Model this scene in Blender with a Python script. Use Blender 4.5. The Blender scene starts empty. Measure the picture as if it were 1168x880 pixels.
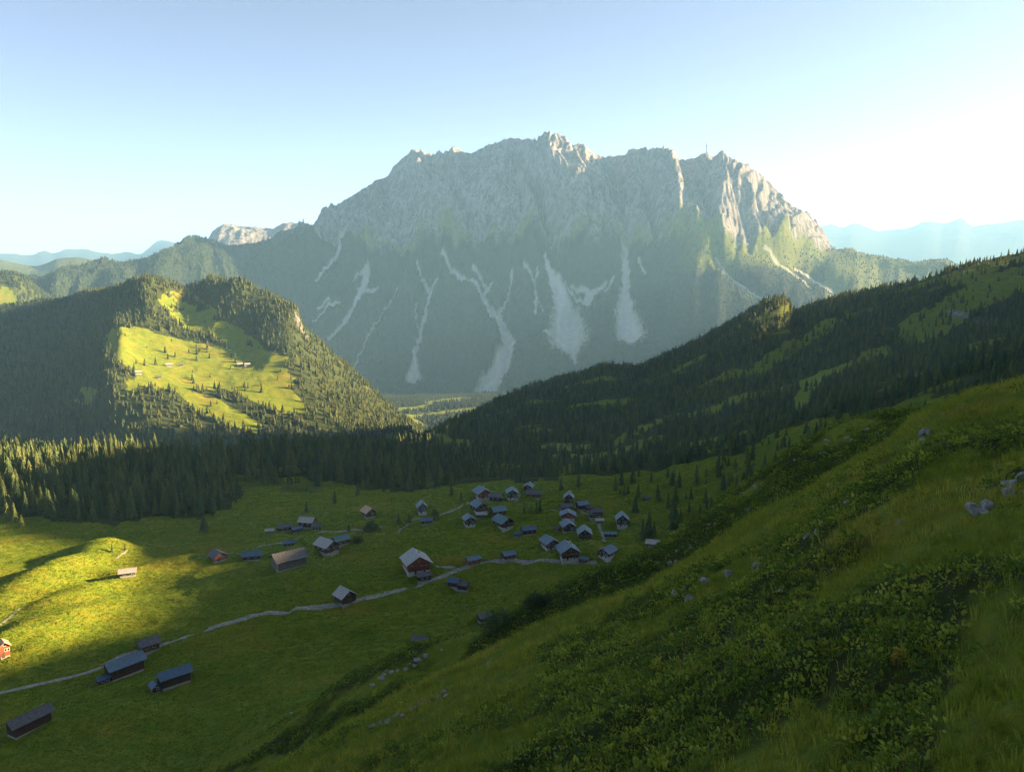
import bpy, math, random
import numpy as np
from mathutils import Vector

Q = 1.0                                   # terrain mesh quality (1 = full)
random.seed(11)
RNG = np.random.default_rng(11)
scene = bpy.context.scene
COL = scene.collection

# ------------------------------------------------------------------ camera model
W0, H0, F0 = 1168.0, 880.0, 917.0         # photograph size and focal length in its pixels
PITCH = math.radians(8.1)
CP, SP = math.cos(PITCH), math.sin(PITCH)
SUN_AZ, SUN_EL = math.radians(80.0), math.radians(15.5)


def ray(px, py):
    """photo pixel -> (azimuth, tan of elevation) seen from the camera at the origin"""
    dx = (np.asarray(px, float) - W0 / 2) / F0
    dy = (H0 / 2 - np.asarray(py, float)) / F0
    y = CP + dy * SP
    z = -SP + dy * CP
    return np.arctan2(dx, y), z / np.hypot(dx, y)


def project(x, y, z):
    """world -> photo pixel (only used to look up where a land cover boundary runs)"""
    f = np.maximum(y * CP - z * SP, 1e-3)
    up = y * SP + z * CP
    return W0 / 2 + F0 * x / f, H0 / 2 - F0 * up / f


# ------------------------------------------------------------------ numpy noise
_perm = np.random.default_rng(5).permutation(4096)
_ang = np.random.default_rng(6).random(4096) * 2 * np.pi
_gx, _gy = np.cos(_ang), np.sin(_ang)


def perlin(x, y, seed=0):
    xi = np.floor(x).astype(np.int64)
    yi = np.floor(y).astype(np.int64)
    xf, yf = x - xi, y - yi
    u = xf * xf * xf * (xf * (xf * 6 - 15) + 10)
    v = yf * yf * yf * (yf * (yf * 6 - 15) + 10)

    def g(ix, iy, fx, fy):
        h = _perm[(_perm[(ix + seed * 131) & 4095] + iy) & 4095]
        return _gx[h] * fx + _gy[h] * fy
    a = g(xi, yi, xf, yf)
    b = g(xi + 1, yi, xf - 1, yf)
    c = g(xi, yi + 1, xf, yf - 1)
    d = g(xi + 1, yi + 1, xf - 1, yf - 1)
    return (a + u * (b - a) + v * (c - a) + u * v * (a - b - c + d)) * 1.5


def fbm(x, y, octv=4, seed=0, gain=.5):
    s, a, f, t = 0, 1.0, 1.0, 0
    for i in range(octv):
        s = s + a * perlin(x * f, y * f, seed + i)
        t += a
        a *= gain
        f *= 2.03
    return s / t


def ridged(x, y, octv=4, seed=0, gain=.5):
    s, a, f, t = 0, 1.0, 1.0, 0
    for i in range(octv):
        s = s + a * (1 - 2 * np.abs(perlin(x * f, y * f, seed + i)))
        t += a
        a *= gain
        f *= 2.03
    return s / t


def sstep(a, b, x):
    t = np.clip((x - a) / (b - a), 0, 1)
    return t * t * (3 - 2 * t)


def pchip(xs, ys, x):
    """monotone cubic through (xs, ys), flat ends"""
    xs, ys = np.asarray(xs, float), np.asarray(ys, float)
    h = np.diff(xs)
    dl = np.diff(ys) / h
    m = np.zeros_like(ys)
    if len(xs) > 2:
        w1, w2 = 2 * h[1:] + h[:-1], h[1:] + 2 * h[:-1]
        ok = dl[:-1] * dl[1:] > 0
        with np.errstate(divide='ignore', invalid='ignore'):
            hm = (w1 + w2) / (w1 / dl[:-1] + w2 / dl[1:])
        m[1:-1] = np.where(ok, hm, 0)
    x = np.clip(x, xs[0], xs[-1])
    i = np.clip(np.searchsorted(xs, x, side='right') - 1, 0, len(xs) - 2)
    t = (x - xs[i]) / h[i]
    return ((1 + 2 * t) * (1 - t) ** 2 * ys[i] + t * (1 - t) ** 2 * h[i] * m[i]
            + t * t * (3 - 2 * t) * ys[i + 1] + t * t * (t - 1) * h[i] * m[i + 1])


def _box(PX, PY, pts, b):
    xs, ys = [q[0] for q in pts], [q[1] for q in pts]
    return (PX > min(xs) - b) & (PX < max(xs) + b) & (PY > min(ys) - b) & (PY < max(ys) + b)


def polydist(PX, PY, pts, bound=60):
    """distance of every point to a polyline (1e9 when far off) and the parameter along it (0..1)"""
    sel = _box(PX, PY, pts, bound)
    px, py = PX[sel], PY[sel]
    best = np.full(px.shape, 1e9, np.float32)
    par = np.zeros(px.shape, np.float32)
    n = len(pts) - 1
    for k in range(n):
        (ax, ay), (bx, by) = pts[k], pts[k + 1]
        ex, ey = bx - ax, by - ay
        t = np.clip(((px - ax) * ex + (py - ay) * ey) / (ex * ex + ey * ey), 0, 1)
        d = np.hypot(px - ax - t * ex, py - ay - t * ey)
        c = d < best
        best = np.where(c, d, best)
        par = np.where(c, (k + t) / n, par)
    rb, rp = np.full(PX.shape, 1e9, np.float32), np.zeros(PX.shape, np.float32)
    rb[sel], rp[sel] = best, par
    return rb, rp


def inpoly(PX, PY, poly):
    sel = _box(PX, PY, poly, 1)
    px, py = PX[sel], PY[sel]
    r = np.zeros(px.shape, bool)
    n = len(poly)
    for i in range(n):
        (x1, y1), (x2, y2) = poly[i], poly[(i + 1) % n]
        if y1 == y2:
            continue
        c = ((y1 > py) != (y2 > py)) & (px < (x2 - x1) * (py - y1) / (y2 - y1) + x1)
        r ^= c
    out = np.zeros(PX.shape, bool)
    out[sel] = r
    return out
# ------------------------------------------------------------------ the land: one height field on a fan of rows
# columns by azimuth (dense in the direction of the photograph), rows by distance
uf = np.radians(np.linspace(-36.5, 36.5, int(1000 * Q)))
ul = -np.radians(36.5 + (180 - 36.5) * np.linspace(0, 1, 46)[1:] ** 1.6)[::-1]
U = np.concatenate([ul, uf, -ul[::-1]])
segs = [(1.5, 12, 40), (12, 90, 260), (90, 200, 130), (200, 700, 330), (700, 1200, 150), (1200, 2700, 330),
        (2700, 4500, 90), (4500, 7700, 460), (7700, 9000, 26), (9000, 13000, 70), (13000, 20000, 16),
        (20000, 30000, 60), (30000, 32000, 3)]
V = [np.log(1.5)]
for a, b, n in segs:
    n = max(4, int(n * Q))
    V.extend(np.linspace(np.log(a), np.log(b), n + 1)[1:])
V = np.array(V)
D = np.exp(V)
NU, NV = len(U), len(V)


def curve(pts):
    """pts: (px, py, dist) in the frame or ('deg', z, dist) off it -> t(u), v(u) over all columns"""
    us, ts, vs = [], [], []
    for p in pts:
        if len(p) == 4:
            us.append(math.radians(p[1])); ts.append(p[2] / p[3]); vs.append(math.log(p[3]))
        else:
            u, t = ray(p[0], p[1])
            us.append(float(u)); ts.append(float(t)); vs.append(math.log(p[2]))
    o = np.argsort(us)
    us, ts, vs = np.array(us)[o], np.array(ts)[o], np.array(vs)[o]
    return pchip(us, ts, U), pchip(us, vs, U)


def A(deg, z, d):
    return ('a', deg, z, d)


su, cu = np.sin(U), np.cos(U)


def plane(d):
    return (-7.2 + (.53 * su - .38 * cu) * d) / d


def level(zs, d):
    """zs: list of (deg, z) at one distance"""
    a = np.radians([q[0] for q in zs])
    return pchip(a, [q[1] / d for q in zs], U), np.full(NU, math.log(d))


K = []
K.append((plane(1.5), np.full(NU, math.log(1.5))))
K.append((plane(5.), np.full(NU, math.log(5))))
K.append((plane(14.), np.full(NU, math.log(14))))
K.append((plane(28.), np.full(NU, math.log(28))))
# crest of the near slope
K.append(curve([A(-180, 14, 55), A(-120, -6, 50), A(-80, -33, 46), A(-50, -40, 50), A(-33, -42, 52), (200, 940, 54), (300, 890, 57), (344, 863, 59), (416, 818, 61),
                (486, 783, 64), (562, 748, 66), (600, 728, 66), (638, 711, 67), (686, 692, 68), (727, 676, 69), (778, 646, 70), (816, 622, 71),
                (868, 589, 72), (919, 564, 72), (958, 538, 72), (1020, 505, 71), (1045, 480, 70), (1089, 457, 72), (1168, 434, 76),
                A(45, 4, 80), A(70, 24, 80), A(100, 40, 70), A(140, 40, 60), A(180, 14, 55)]))
# dip behind it
K.append(curve([A(-180, 34, 110), A(-120, -10, 100), A(-80, -60, 90), A(-50, -76, 96), A(-33, -78, 98), (200, 990, 100), (344, 899, 100), (416, 847, 101), (486, 809, 102),
                (562, 771, 104), (638, 731, 104), (727, 697, 104), (778, 667, 104), (816, 643, 104), (868, 609, 104), (919, 582, 104), (1020, 523, 104),
                (1089, 487, 106), (1168, 469, 108), A(45, 0, 110), A(70, 36, 110), A(100, 60, 100), A(140, 60, 100), A(180, 34, 110)]))
# second spur
K.append(curve([A(-180, 50, 170), A(-120, -20, 150), A(-80, -90, 140), A(-50, -103, 140), A(-33, -103, 140), (200, 905, 140), (344, 815, 140), (402, 772, 140),
                (431, 757, 138), (475, 737, 136), (504, 730, 135), (550, 715, 134), (603, 689, 132), (632, 675, 131), (676, 657, 130), (705, 648, 130), (753, 629, 130),
                (791, 603, 131), (840, 562, 132), (868, 543, 133), (901, 520, 134), (925, 505, 135), (966, 487, 136), (986, 482, 136),
                (1032, 476, 136), (1080, 470, 138), (1168, 452, 140), A(45, 4, 150), A(70, 60, 150), A(100, 90, 150), A(140, 90, 160), A(180, 50, 170)]))
# falling to the meadow
K.append(curve([A(-180, 80, 240), A(-120, -40, 220), A(-80, -120, 205), A(-50, -132, 205), A(-33, -130, 205), (200, 925, 200), (344, 838, 196), (402, 800, 194), (475, 762, 192),
                (550, 740, 190), (603, 716, 190), (676, 690, 190), (753, 655, 190), (791, 628, 190), (840, 592, 190), (901, 548, 190), (986, 508, 190),
                (1080, 492, 192), (1168, 478, 195), A(45, -8, 200), A(58, 50, 210), A(75, 96, 220), A(100, 130, 220), A(140, 120, 240), A(180, 80, 240)]))
# meadow rows
K.append(level([(-180, 95), (-120, -60), (-80, -140), (-50, -149), (-32, -150), (-15, -150), (0, -147), (12, -135), (22, -112), (33, -82), (45, -35), (58, 70), (75, 130), (100, 180), (140, 160), (180, 95)], 300))
K.append(level([(-180, 110), (-120, -60), (-80, -140), (-50, -149), (-32, -150), (-12, -151), (0, -149), (12, -141), (22, -122), (33, -92), (42, -60), (47, -35), (56, 60), (75, 150), (100, 210), (140, 190), (180, 110)], 420))
K.append(level([(-180, 120), (-120, -60), (-80, -140), (-50, -148), (-32, -150), (-12, -152), (0, -151), (8, -148), (16, -132), (22, -112), (28, -90), (33, -78), (42, -45), (47, -22), (56, 50), (75, 150), (100, 220), (140, 190), (180, 120)], 560))
K.append(level([(-180, 120), (-120, -60), (-80, -140), (-50, -152), (-32, -156), (-18, -164), (-8, -174), (0, -180), (8, -174), (16, -146), (22, -112), (28, -80), (33, -58), (42, -25), (56, 30), (75, 120), (100, 220), (140, 190), (180, 120)], 760))
# right ridge crest (on the left: the far edge of the belt of forest)
RC = curve([A(-180, 100, 1100), A(-80, -200, 1000), A(-50, -190, 900), (0, 519, 900), (100, 525, 920), (200, 533, 960), (330, 532, 1040), (400, 522, 1080), (463, 508, 1120), (490, 494, 1160), (524, 480, 1200),
            (565, 463, 1260), (596, 449, 1300), (634, 439, 1340), (665, 431, 1360), (690, 423, 1380), (723, 423, 1400), (742, 415, 1410), (760, 407, 1420), (800, 386, 1440), (830, 369, 1450), (862, 350, 1460),
            (880, 342, 1460), (890, 340, 1462), (900, 346, 1470), (907, 357, 1490), (922, 354, 1500), (960, 343, 1500), (1000, 333, 1500), (1030, 325, 1500), (1060, 317, 1500), (1090, 306, 1510), (1130, 295, 1520), (1168, 287, 1540),
            A(36, 44, 1560), A(42, 66, 1600), A(52, 70, 1600), A(75, 150, 1500), A(110, 200, 1300), A(180, 100, 1100)])
# face of the right ridge between the 760 m row and the crest
vmid = .55 * math.log(760) + .45 * RC[1]
face = curve([A(-180, 110, 900), A(-80, -150, 900), A(-50, -160, 900), (0, 531, 900), (200, 547, 900), (330, 545, 900), (463, 528, 900), (565, 505, 900), (634, 492, 900), (700, 480, 900),
              (760, 465, 900), (830, 440, 900), (900, 425, 900), (960, 408, 900), (1030, 398, 900), (1100, 385, 900), (1168, 370, 900),
              A(38, 0, 1000), A(50, 50, 1000), A(75, 150, 1000), A(110, 220, 1000), A(180, 110, 900)])
K.append((face[0], vmid))
K.append(RC)
rc = np.exp(RC[1])
# left hill: drop behind the belt, foot, two middle rows, crest
def after(c, dist):
    """a row that lies at DIST on the left and never nearer than a multiple of the right crest"""
    return c
drop = curve([A(-180, 60, 1350), A(-80, -240, 1300), A(-50, -240, 1300), (0, 531, 1300), (200, 536, 1300), (330, 536, 1340), (463, 521, 1400), (490, 509, 1420), (524, 503, 1460), (634, 470, 1600),
              (760, 440, 1690), (862, 385, 1720), (907, 385, 1750), (1060, 345, 1760), (1168, 312, 1800), A(42, 20, 1850), A(60, 30, 1800), A(110, 150, 1700), A(180, 60, 1500)])
foot = curve([A(-180, 0, 1750), A(-80, -220, 1750), A(-50, -240, 1750), (0, 497, 1950), (60, 505, 1900), (130, 508, 1720), (200, 507, 1640), (300, 507, 1640), (400, 503, 1640), (463, 494, 1660), (490, 509, 1700), (524, 506, 1750), (634, 480, 1900),
              (760, 455, 2000), (907, 410, 2100), (1060, 370, 2100), (1168, 345, 2100), A(42, -50, 2100), A(60, -40, 2100), A(110, 50, 2100), A(180, 0, 1900)])
mid1 = curve([A(-180, 0, 1980), A(-80, -180, 1980), A(-50, -150, 1980), (0, 436, 2420), (50, 443, 2350), (85, 447, 2080), (110, 440, 1890), (130, 432, 1850), (160, 436, 1850), (230, 444, 1850), (300, 446, 1850), (345, 452, 1850), (400, 472, 1850), (440, 488, 1850), (463, 497, 1860), (490, 512, 1960), (524, 507, 2000), (634, 484, 2150),
              (760, 462, 2300), (907, 425, 2400), (1168, 365, 2400), A(42, -90, 2400), A(60, -80, 2400), A(110, 20, 2300), A(180, 0, 2100)])
mid2 = curve([A(-180, 0, 2200), A(-80, -150, 2200), A(-50, -80, 2200), (0, 392, 2780), (60, 395, 2700), (95, 393, 2450), (115, 388, 2200), (138, 377, 2080), (150, 381, 2080), (175, 387, 2080), (205, 392, 2090), (250, 398, 2090), (285, 398, 2080), (310, 390, 2060), (330, 391, 2050), (352, 405, 2050), (400, 444, 2050), (440, 475, 2040), (463, 488, 2040), (490, 509, 2200), (524, 508, 2250), (634, 486, 2400),
              (760, 465, 2550), (907, 432, 2700), (1168, 375, 2700), A(42, -120, 2700), A(60, -100, 2700), A(110, 0, 2600), A(180, 0, 2300)])
hill = curve([A(-180, 0, 2500), A(-80, -120, 2500), A(-50, -40, 2500), (0, 353, 3100), (26, 348, 3080), (58, 344, 3050), (77, 343, 3000), (99, 337, 2900), (123, 333, 2720), (143, 327, 2520), (154, 320, 2400), (168, 317, 2320), (180, 320, 2320), (192, 325, 2330),
              (212, 330, 2350), (226, 326, 2360), (243, 317, 2350), (264, 321, 2330), (284, 326, 2310), (308, 337, 2280), (329, 350, 2260), (339, 359, 2250), (346, 378, 2240), (363, 393, 2230), (380, 407, 2220), (400, 424, 2210), (430, 451, 2200), (450, 469, 2190), (467, 483, 2180), (480, 494, 2220), (490, 503, 2350), (524, 507, 2400), (634, 488, 2600),
              (760, 468, 2800), (907, 440, 2900), (1168, 385, 2900), A(42, -150, 2900), A(60, -120, 2900), A(110, 0, 2800), A(180, 0, 2600)])
K += [drop, foot, mid1, mid2, hill]
K.append(curve([A(-180, -100, 3200), A(-80, -300, 3200), A(-50, -300, 3150), (0, 375, 3550), (100, 375, 3500), (240, 400, 3050), (340, 440, 3050), (400, 470, 3000), (467, 492, 2950), (490, 499, 3000), (524, 497, 3050), (634, 486, 3150),
                (760, 470, 3250), (907, 445, 3300), (1168, 400, 3300), A(42, -300, 3300), A(60, -250, 3300), A(110, -100, 3200), A(180, -100, 3200)]))
# valley floor, foot of the mountain
K.append(level([(-180, -100), (-80, -400), (-40, -420), (-32, -420), (-20, -520), (-12, -590), (-6, -603), (0, -603), (10, -590), (20, -560), (30, -480), (38, -380), (60, -280), (110, -100), (180, -100)], 3700))
K.append(curve([A(-180, -100, 4600), A(-80, -400, 4600), A(-45, -120, 4500), (0, 312, 4300), (15, 312, 4300), (30, 318, 4350), (60, 345, 4500), (120, 372, 4600), (219, 395, 4700), (340, 425, 4700), (467, 449, 4650), (556, 448, 4600), (640, 443, 4650), (760, 425, 4800), (820, 405, 4900),
                (907, 385, 5000), (1000, 372, 5200), (1168, 362, 5400), A(42, -330, 5400), A(60, -250, 5200), A(110, -100, 4800), A(180, -100, 4600)]))
low = curve([A(-180, -100, 5300), A(-80, -300, 5300), A(-45, -200, 5200), (0, 352, 4900), (30, 350, 4950), (60, 352, 5100), (120, 340, 5250), (219, 340, 5300), (300, 345, 5250), (380, 352, 5250), (467, 372, 5250), (556, 374, 5230), (640, 375, 5280), (714, 368, 5350), (760, 352, 5400), (820, 343, 5500),
             (907, 335, 5650), (960, 330, 6000), (1000, 335, 6200), (1090, 345, 6300), (1168, 350, 6300), A(42, -300, 6200), A(60, -200, 6000), A(110, -100, 5500), A(180, -100, 5300)])
cf = curve([A(-180, -100, 5900), A(-80, -200, 5900), A(-45, -100, 5700), (0, 338, 5300), (50, 330, 5400), (137, 318, 5600), (219, 292, 5750), (260, 294, 5850), (310, 290, 5850), (340, 285, 5850), (385, 276, 5900), (420, 303, 5850), (452, 312, 5800), (476, 296, 5850), (511, 292, 5900), (541, 306, 5850), (584, 300, 5880), (624, 290, 5920), (661, 308, 5880),
            (714, 298, 5980), (760, 300, 6020), (800, 296, 6050), (830, 285, 6100), (880, 288, 6250), (920, 290, 6600), (950, 292, 6900), (975, 294, 6950), (1009, 304, 6950), (1042, 310, 6950), (1090, 315, 6950), (1168, 330, 6950), A(42, -200, 6900), A(60, -150, 6800), A(110, -50, 6200), A(180, -100, 5900)])
ridge = curve([A(-180, -100, 6800), A(-80, 0, 6700), A(-45, 0, 6300), (0, 322, 5900), (51, 322, 5950), (68, 315, 6000), (96, 307, 6050), (118, 303, 6100), (137, 307, 6150), (151, 301, 6150), (164, 298, 6200), (178, 293, 6200), (195, 284, 6200), (205, 276, 6200), (219, 269, 6200), (236, 272, 6250), (250, 277, 6300), (260, 281, 6350), (294, 279, 6450),
               (308, 274, 6500), (318, 266, 6520), (339, 264, 6550), (356, 265, 6600), (361, 254, 6620), (371, 237, 6640), (382, 234, 6660), (393, 228, 6700), (416, 214, 6800), (431, 205, 6850), (442, 201, 6900), (448, 191, 6900), (455, 184, 6900), (465, 176, 6900), (471, 170, 6900), (479, 171, 6900), (488, 175, 6900), (505, 174, 6900), (514, 170, 6900),
               (522, 169, 6900), (532, 175, 6900), (551, 168, 6900), (572, 160, 6900), (581, 157, 6900), (600, 159, 6900), (612, 159, 6900), (624, 152, 6900), (637, 152, 6920), (649, 160, 6960), (667, 165, 7000), (672, 171, 7040), (689, 178, 7100), (701, 177, 7080), (714, 176, 7050), (717, 170, 7020), (741, 169, 7020), (763, 171, 7080),
               (784, 179, 7120), (793, 180, 7100), (803, 174, 7060), (812, 178, 7040), (817, 177, 7020), (822, 172, 7000), (832, 179, 7010), (840, 184, 7030), (855, 191, 7070), (873, 203, 7120), (885, 215, 7160), (901, 232, 7230), (910, 241, 7270), (925, 254, 7330), (934, 266, 7380), (947, 283, 7430), (953, 287, 7440), (971, 289, 7450), (990, 291, 7450), (1009, 294, 7450), (1029, 299, 7450),
               (1042, 300, 7450), (1062, 296, 7450), (1079, 296, 7450), (1090, 301, 7450), (1110, 304, 7450), (1168, 312, 7450), A(42, -40, 7400), A(60, -50, 7300), A(110, 0, 7000), A(180, -100, 6800)])
K += [low, cf, ((.45 * cf[0] + .55 * ridge[0]), .55 * cf[1] + .45 * ridge[1]), ridge]
K.append(level([(-180, -300), (-33, -400), (-14, -300), (0, 300), (14, 200), (24, -300), (33, -400), (180, -300)], 8500))
K.append(curve([A(-180, -200, 10500), A(-45, 0, 10500), (0, 297, 10500), (15, 300, 10500), (40, 303, 10500), (54, 299, 10500), (66, 295, 10500), (82, 294, 10500), (96, 295, 10500), (111, 298, 10500), (120, 300, 10500), (140, 303, 10500), (180, 308, 10500), (225, 300, 10500), (238, 276, 10500), (247, 265, 10500), (257, 260, 10500), (270, 261, 10500), (288, 262, 10500),
                (300, 265, 10500), (308, 265, 10500), (325, 258, 10500), (342, 257, 10500), (356, 262, 10500), (380, 275, 10500), (450, 290, 10500), (900, 310, 10500), (950, 318, 10500), (1168, 322, 10500), A(42, -300, 10500), A(180, -200, 10500)]))
K.append(level([(-180, -400), (180, -400)], 16000))
K.append(curve([A(-180, 0, 25000), A(-45, 300, 25000), (-30, 290, 25000), (0, 291, 25000), (12, 289, 25000), (23, 292, 25000), (37, 292, 25000), (44, 289, 25000), (49, 285, 25000), (56, 290, 25000), (66, 289, 25000), (74, 284, 25000), (86, 287, 25000), (99, 285, 25000), (108, 289, 25000), (132, 290, 25000),
                (146, 288, 25000), (154, 291, 25000), (166, 288, 25000), (175, 279, 25000), (192, 275, 25000), (210, 282, 25000), (300, 292, 25000), (900, 275, 25000), (930, 262, 25000), (946, 257, 25000), (961, 259, 25000), (972, 255, 25000), (992, 262, 25000), (1012, 263, 25000), (1042, 259, 25000), (1052, 254, 25000), (1065, 252, 25000), (1078, 256, 25000),
                (1089, 252, 25000), (1096, 249, 25000), (1107, 258, 25000), (1125, 257, 25000), (1148, 254, 25000), (1168, 252, 25000), A(36, 1500, 25000), A(60, 600, 25000), A(180, 0, 25000)]))
K.append(level([(-180, -800), (180, -800)], 31000))
K.append(level([(-180, -1000), (180, -1000)], 32500))

# the mountain stands like a prow: its left wall is turned away from the sun, its right flank towards it
PXC = W0 / 2 + F0 * np.tan(np.clip(U, -1.2, 1.2)) / CP
OFF = np.where(np.abs(U) < 1.2, pchip([0, 140, 260, 400, 640, 820, 930, 1168], [0, 100, 450, 680, 0, -290, -40, 0], PXC), 0)
for k, f_ in ((21, .8), (22, 1.), (23, 1.), (24, 1.), (25, 1.)):
    K[k] = (K[k][0], np.log(np.exp(K[k][1]) + f_ * OFF))
sm_ = np.hanning(int(17 * Q) | 1); sm_ /= sm_.sum()
K[29] = (np.convolve(np.pad(K[29][0], len(sm_) // 2, mode='edge'), sm_, 'valid'), K[29][1])   # soft far chain, its teeth come from the relief
KT = np.array([k[0] for k in K])
KV = np.array([k[1] for k in K])
for k in range(1, len(KV)):
    KV[k] = np.maximum(KV[k], KV[k - 1] + .02)
ROW = {n: i for i, n in enumerate(['k0', 'k1', 'k2', 'k3', 'crest', 'dip', 'spur', 'fall', 'm1', 'm2', 'm3', 'm4', 'face', 'rc', 'drop', 'foot', 'mid1', 'mid2', 'hill', 'behind', 'floor', 'base', 'low', 'cf', 'cm', 'ridge', 'back', 'fara', 'gap', 'farb', 'end', 'rim'])}


def loft(KV, KT):
    h = np.diff(KV, axis=0)
    dl = np.diff(KT, axis=0) / h
    m = np.zeros_like(KT)
    w1, w2 = 2 * h[1:] + h[:-1], h[1:] + 2 * h[:-1]
    ok = dl[:-1] * dl[1:] > 0
    with np.errstate(divide='ignore', invalid='ignore'):
        hm = (w1 + w2) / (w1 / dl[:-1] + w2 / dl[1:])
    m[1:-1] = np.where(ok, hm, 0)
    m[0], m[-1] = dl[0], 0
    T = np.zeros((NV, NU))
    for k in range(len(h)):
        ra = max(0, np.searchsorted(V, KV[k].min()) - 1)
        rb = min(NV, np.searchsorted(V, KV[k + 1].max()) + 1) if k < len(h) - 1 else NV
        VV = V[ra:rb, None]
        ins = (VV >= KV[k]) & ((VV < KV[k + 1]) if k < len(h) - 1 else np.ones_like(VV, bool))
        t = np.clip((VV - KV[k]) / h[k], 0, 1)
        val = ((1 + 2 * t) * (1 - t) ** 2 * KT[k] + t * (1 - t) ** 2 * h[k] * m[k]
               + t * t * (3 - 2 * t) * KT[k + 1] + t * t * (t - 1) * h[k] * m[k + 1])
        T[ra:rb] = np.where(ins, val, T[ra:rb])
    return T


T = loft(KV, KT)
DD = D[:, None] * np.ones(NU)[None, :]
X = DD * su
Y = DD * cu
Z0 = T * DD
PX, PY = project(X, Y, Z0)
PX = np.where(Y > 0, PX, np.where(X < 0, -9e3, 9e3)).astype(np.float32)
PY = np.where(Y > 0, PY, 9e3).astype(np.float32)
VG = V[:, None]


def frac(a, b):
    return (VG - KV[ROW[a]]) / (KV[ROW[b]] - KV[ROW[a]])


Z = Z0.copy()
# --- unseen off-frame ridge on the sunny side, shaped to block the sun: its notches decide which parts of the meadow see the sun
sa, ca = math.sin(SUN_AZ), math.cos(SUN_AZ)
ALONG = X * sa + Y * ca
CROSS = -X * ca + Y * sa
az = np.degrees(np.arctan2(X, Y))
EDGE = [  # photo points where the shade ends on the meadow (distance, ground height), left out of the sun beyond them
    (-600, 830, 300, -150), (-300, 800, 310, -150), (-60, 772, 332, -149), (60, 752, 340, -149), (174, 740, 336, -149), (236, 698, 370, -149), (268, 657, 406, -147),
    (258, 640, 432, -148), (200, 630, 455, -148), (120, 624, 478, -149), (60, 612, 512, -149), (22, 596, 552, -149), (-30, 575, 600, -148), (-30, 560, 640, -144), (120, 545, 690, -142), (255, 532, 740, -142), (200, 526, 790, -146), (120, 520, 850, -148), (60, 516, 900, -150)]
_c, _h = [], []
for epx, epy, ed, ez in EDGE:
    eu, _t = ray(epx, epy)
    ex, ey = ed * math.sin(eu), ed * math.cos(eu)
    _c.append(-ex * ca + ey * sa)
    _h.append(ez + math.tan(SUN_EL) * (1050 - ex * sa - ey * ca))
_o = np.argsort(_c)
_c, _h = np.array(_c)[_o], np.array(_h)[_o]
HC = pchip(np.concatenate([[-200, 100], _c, [_c[-1] + 150, _c[-1] + 300]]), np.concatenate([[300, 300], np.minimum(_h, 300), [_h[-1] - 10, 60]]), CROSS)
blk = HC - .55 * (np.sqrt((ALONG - 1050) ** 2 + 60 ** 2) - 60)
mk = sstep(34.4, 36.5, az) * sstep(118, 95, az) * sstep(-250, -100, CROSS) * sstep(1050, 930, CROSS)
Z = Z + mk * np.maximum(0, blk - Z)


def rows(a, b):
    return slice(int(np.searchsorted(D, a)), int(np.searchsorted(D, b)))


# --- unseen higher ground added further off to the right: keeps the foot of the left hill in the shade
EDGE2 = [(462, 494, 1660, -345), (420, 494, 1645, -330), (330, 494, 1660, -318), (250, 492, 1680, -305), (180, 493, 1690, -305), (120, 492, 1690, -298), (60, 485, 1730, -290), (0, 470, 1780, -270)]
_c, _h = [], []
for epx, epy, ed, ez in EDGE2:
    eu, _t = ray(epx, epy)
    ex, ey = ed * math.sin(eu), ed * math.cos(eu)
    _c.append(-ex * ca + ey * sa)
    _h.append(ez + math.tan(SUN_EL) * (2900 - ex * sa - ey * ca))
_o = np.argsort(_c)
_c, _h = np.array(_c)[_o], np.array(_h)[_o]
HC2 = pchip(np.concatenate([[_c[0] - 400, _c[0] - 120], _c, [_c[-1] + 120, _c[-1] + 330]]), np.concatenate([[60, _h[0]], _h, [_h[-1] - 40, 0]]), CROSS)
blk2 = HC2 - .5 * (np.sqrt((ALONG - 2900) ** 2 + 120 ** 2) - 120)
mk2 = sstep(34.6, 37.0, az) * sstep(110, 90, az) * sstep(_c[0] - 500, _c[0] - 300, CROSS)
Z = Z + mk2 * np.maximum(0, blk2 - Z)

# --- near slope: hummocks
r_ = rows(2, 262)
x, y, dd = X[r_], Y[r_], DD[r_]
near = sstep(3, 9, dd) * sstep(240, 120, dd)
wx = fbm(x / 26, y / 26, 3, 3) * 9
Z[r_] += near * (1.0 * fbm((x + wx) / 11, (y - wx) / 11, 3, 10) * sstep(4, 18, dd) + .42 * ridged(x / 3.1, y / 3.1, 3, 20) * sstep(4, 12, dd))
Z[r_] += sstep(60, 95, dd) * sstep(260, 160, dd) * (1.9 * fbm(x / 19, y / 19, 4, 31))
# --- meadow: long soft ripples, knolls
r_ = rows(195, 825)
x, y, dd = X[r_], Y[r_], DD[r_]
mead = sstep(200, 300, dd) * sstep(820, 640, dd)
ca_, sa_ = math.cos(.35), math.sin(.35)
mx, my = x * ca_ + y * sa_, -x * sa_ + y * ca_
Z[r_] += mead * (2.6 * fbm(mx / 110, my / 60, 3, 41) + (1.1 + 2.4 * sstep(170, 300, PX[r_])) * ridged(mx / 60 + fbm(x / 50, y / 50, 2, 7), my / 17, 2, 44)
                 + .22 * fbm(x / 7, y / 7, 3, 47))


def knoll(px, py, d, h, rx, ry, rot=0.):
    u, t = ray(px, py)
    cx, cy = d * math.sin(u), d * math.cos(u)
    k_ = rows(d - 3 * max(rx, ry), d + 3 * max(rx, ry))
    a, b = X[k_] - cx, Y[k_] - cy
    c, s = math.cos(rot), math.sin(rot)
    a, b = a * c + b * s, -a * s + b * c
    Z[k_] += h * np.exp(-(a / rx) ** 2 - (b / ry) ** 2)


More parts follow.
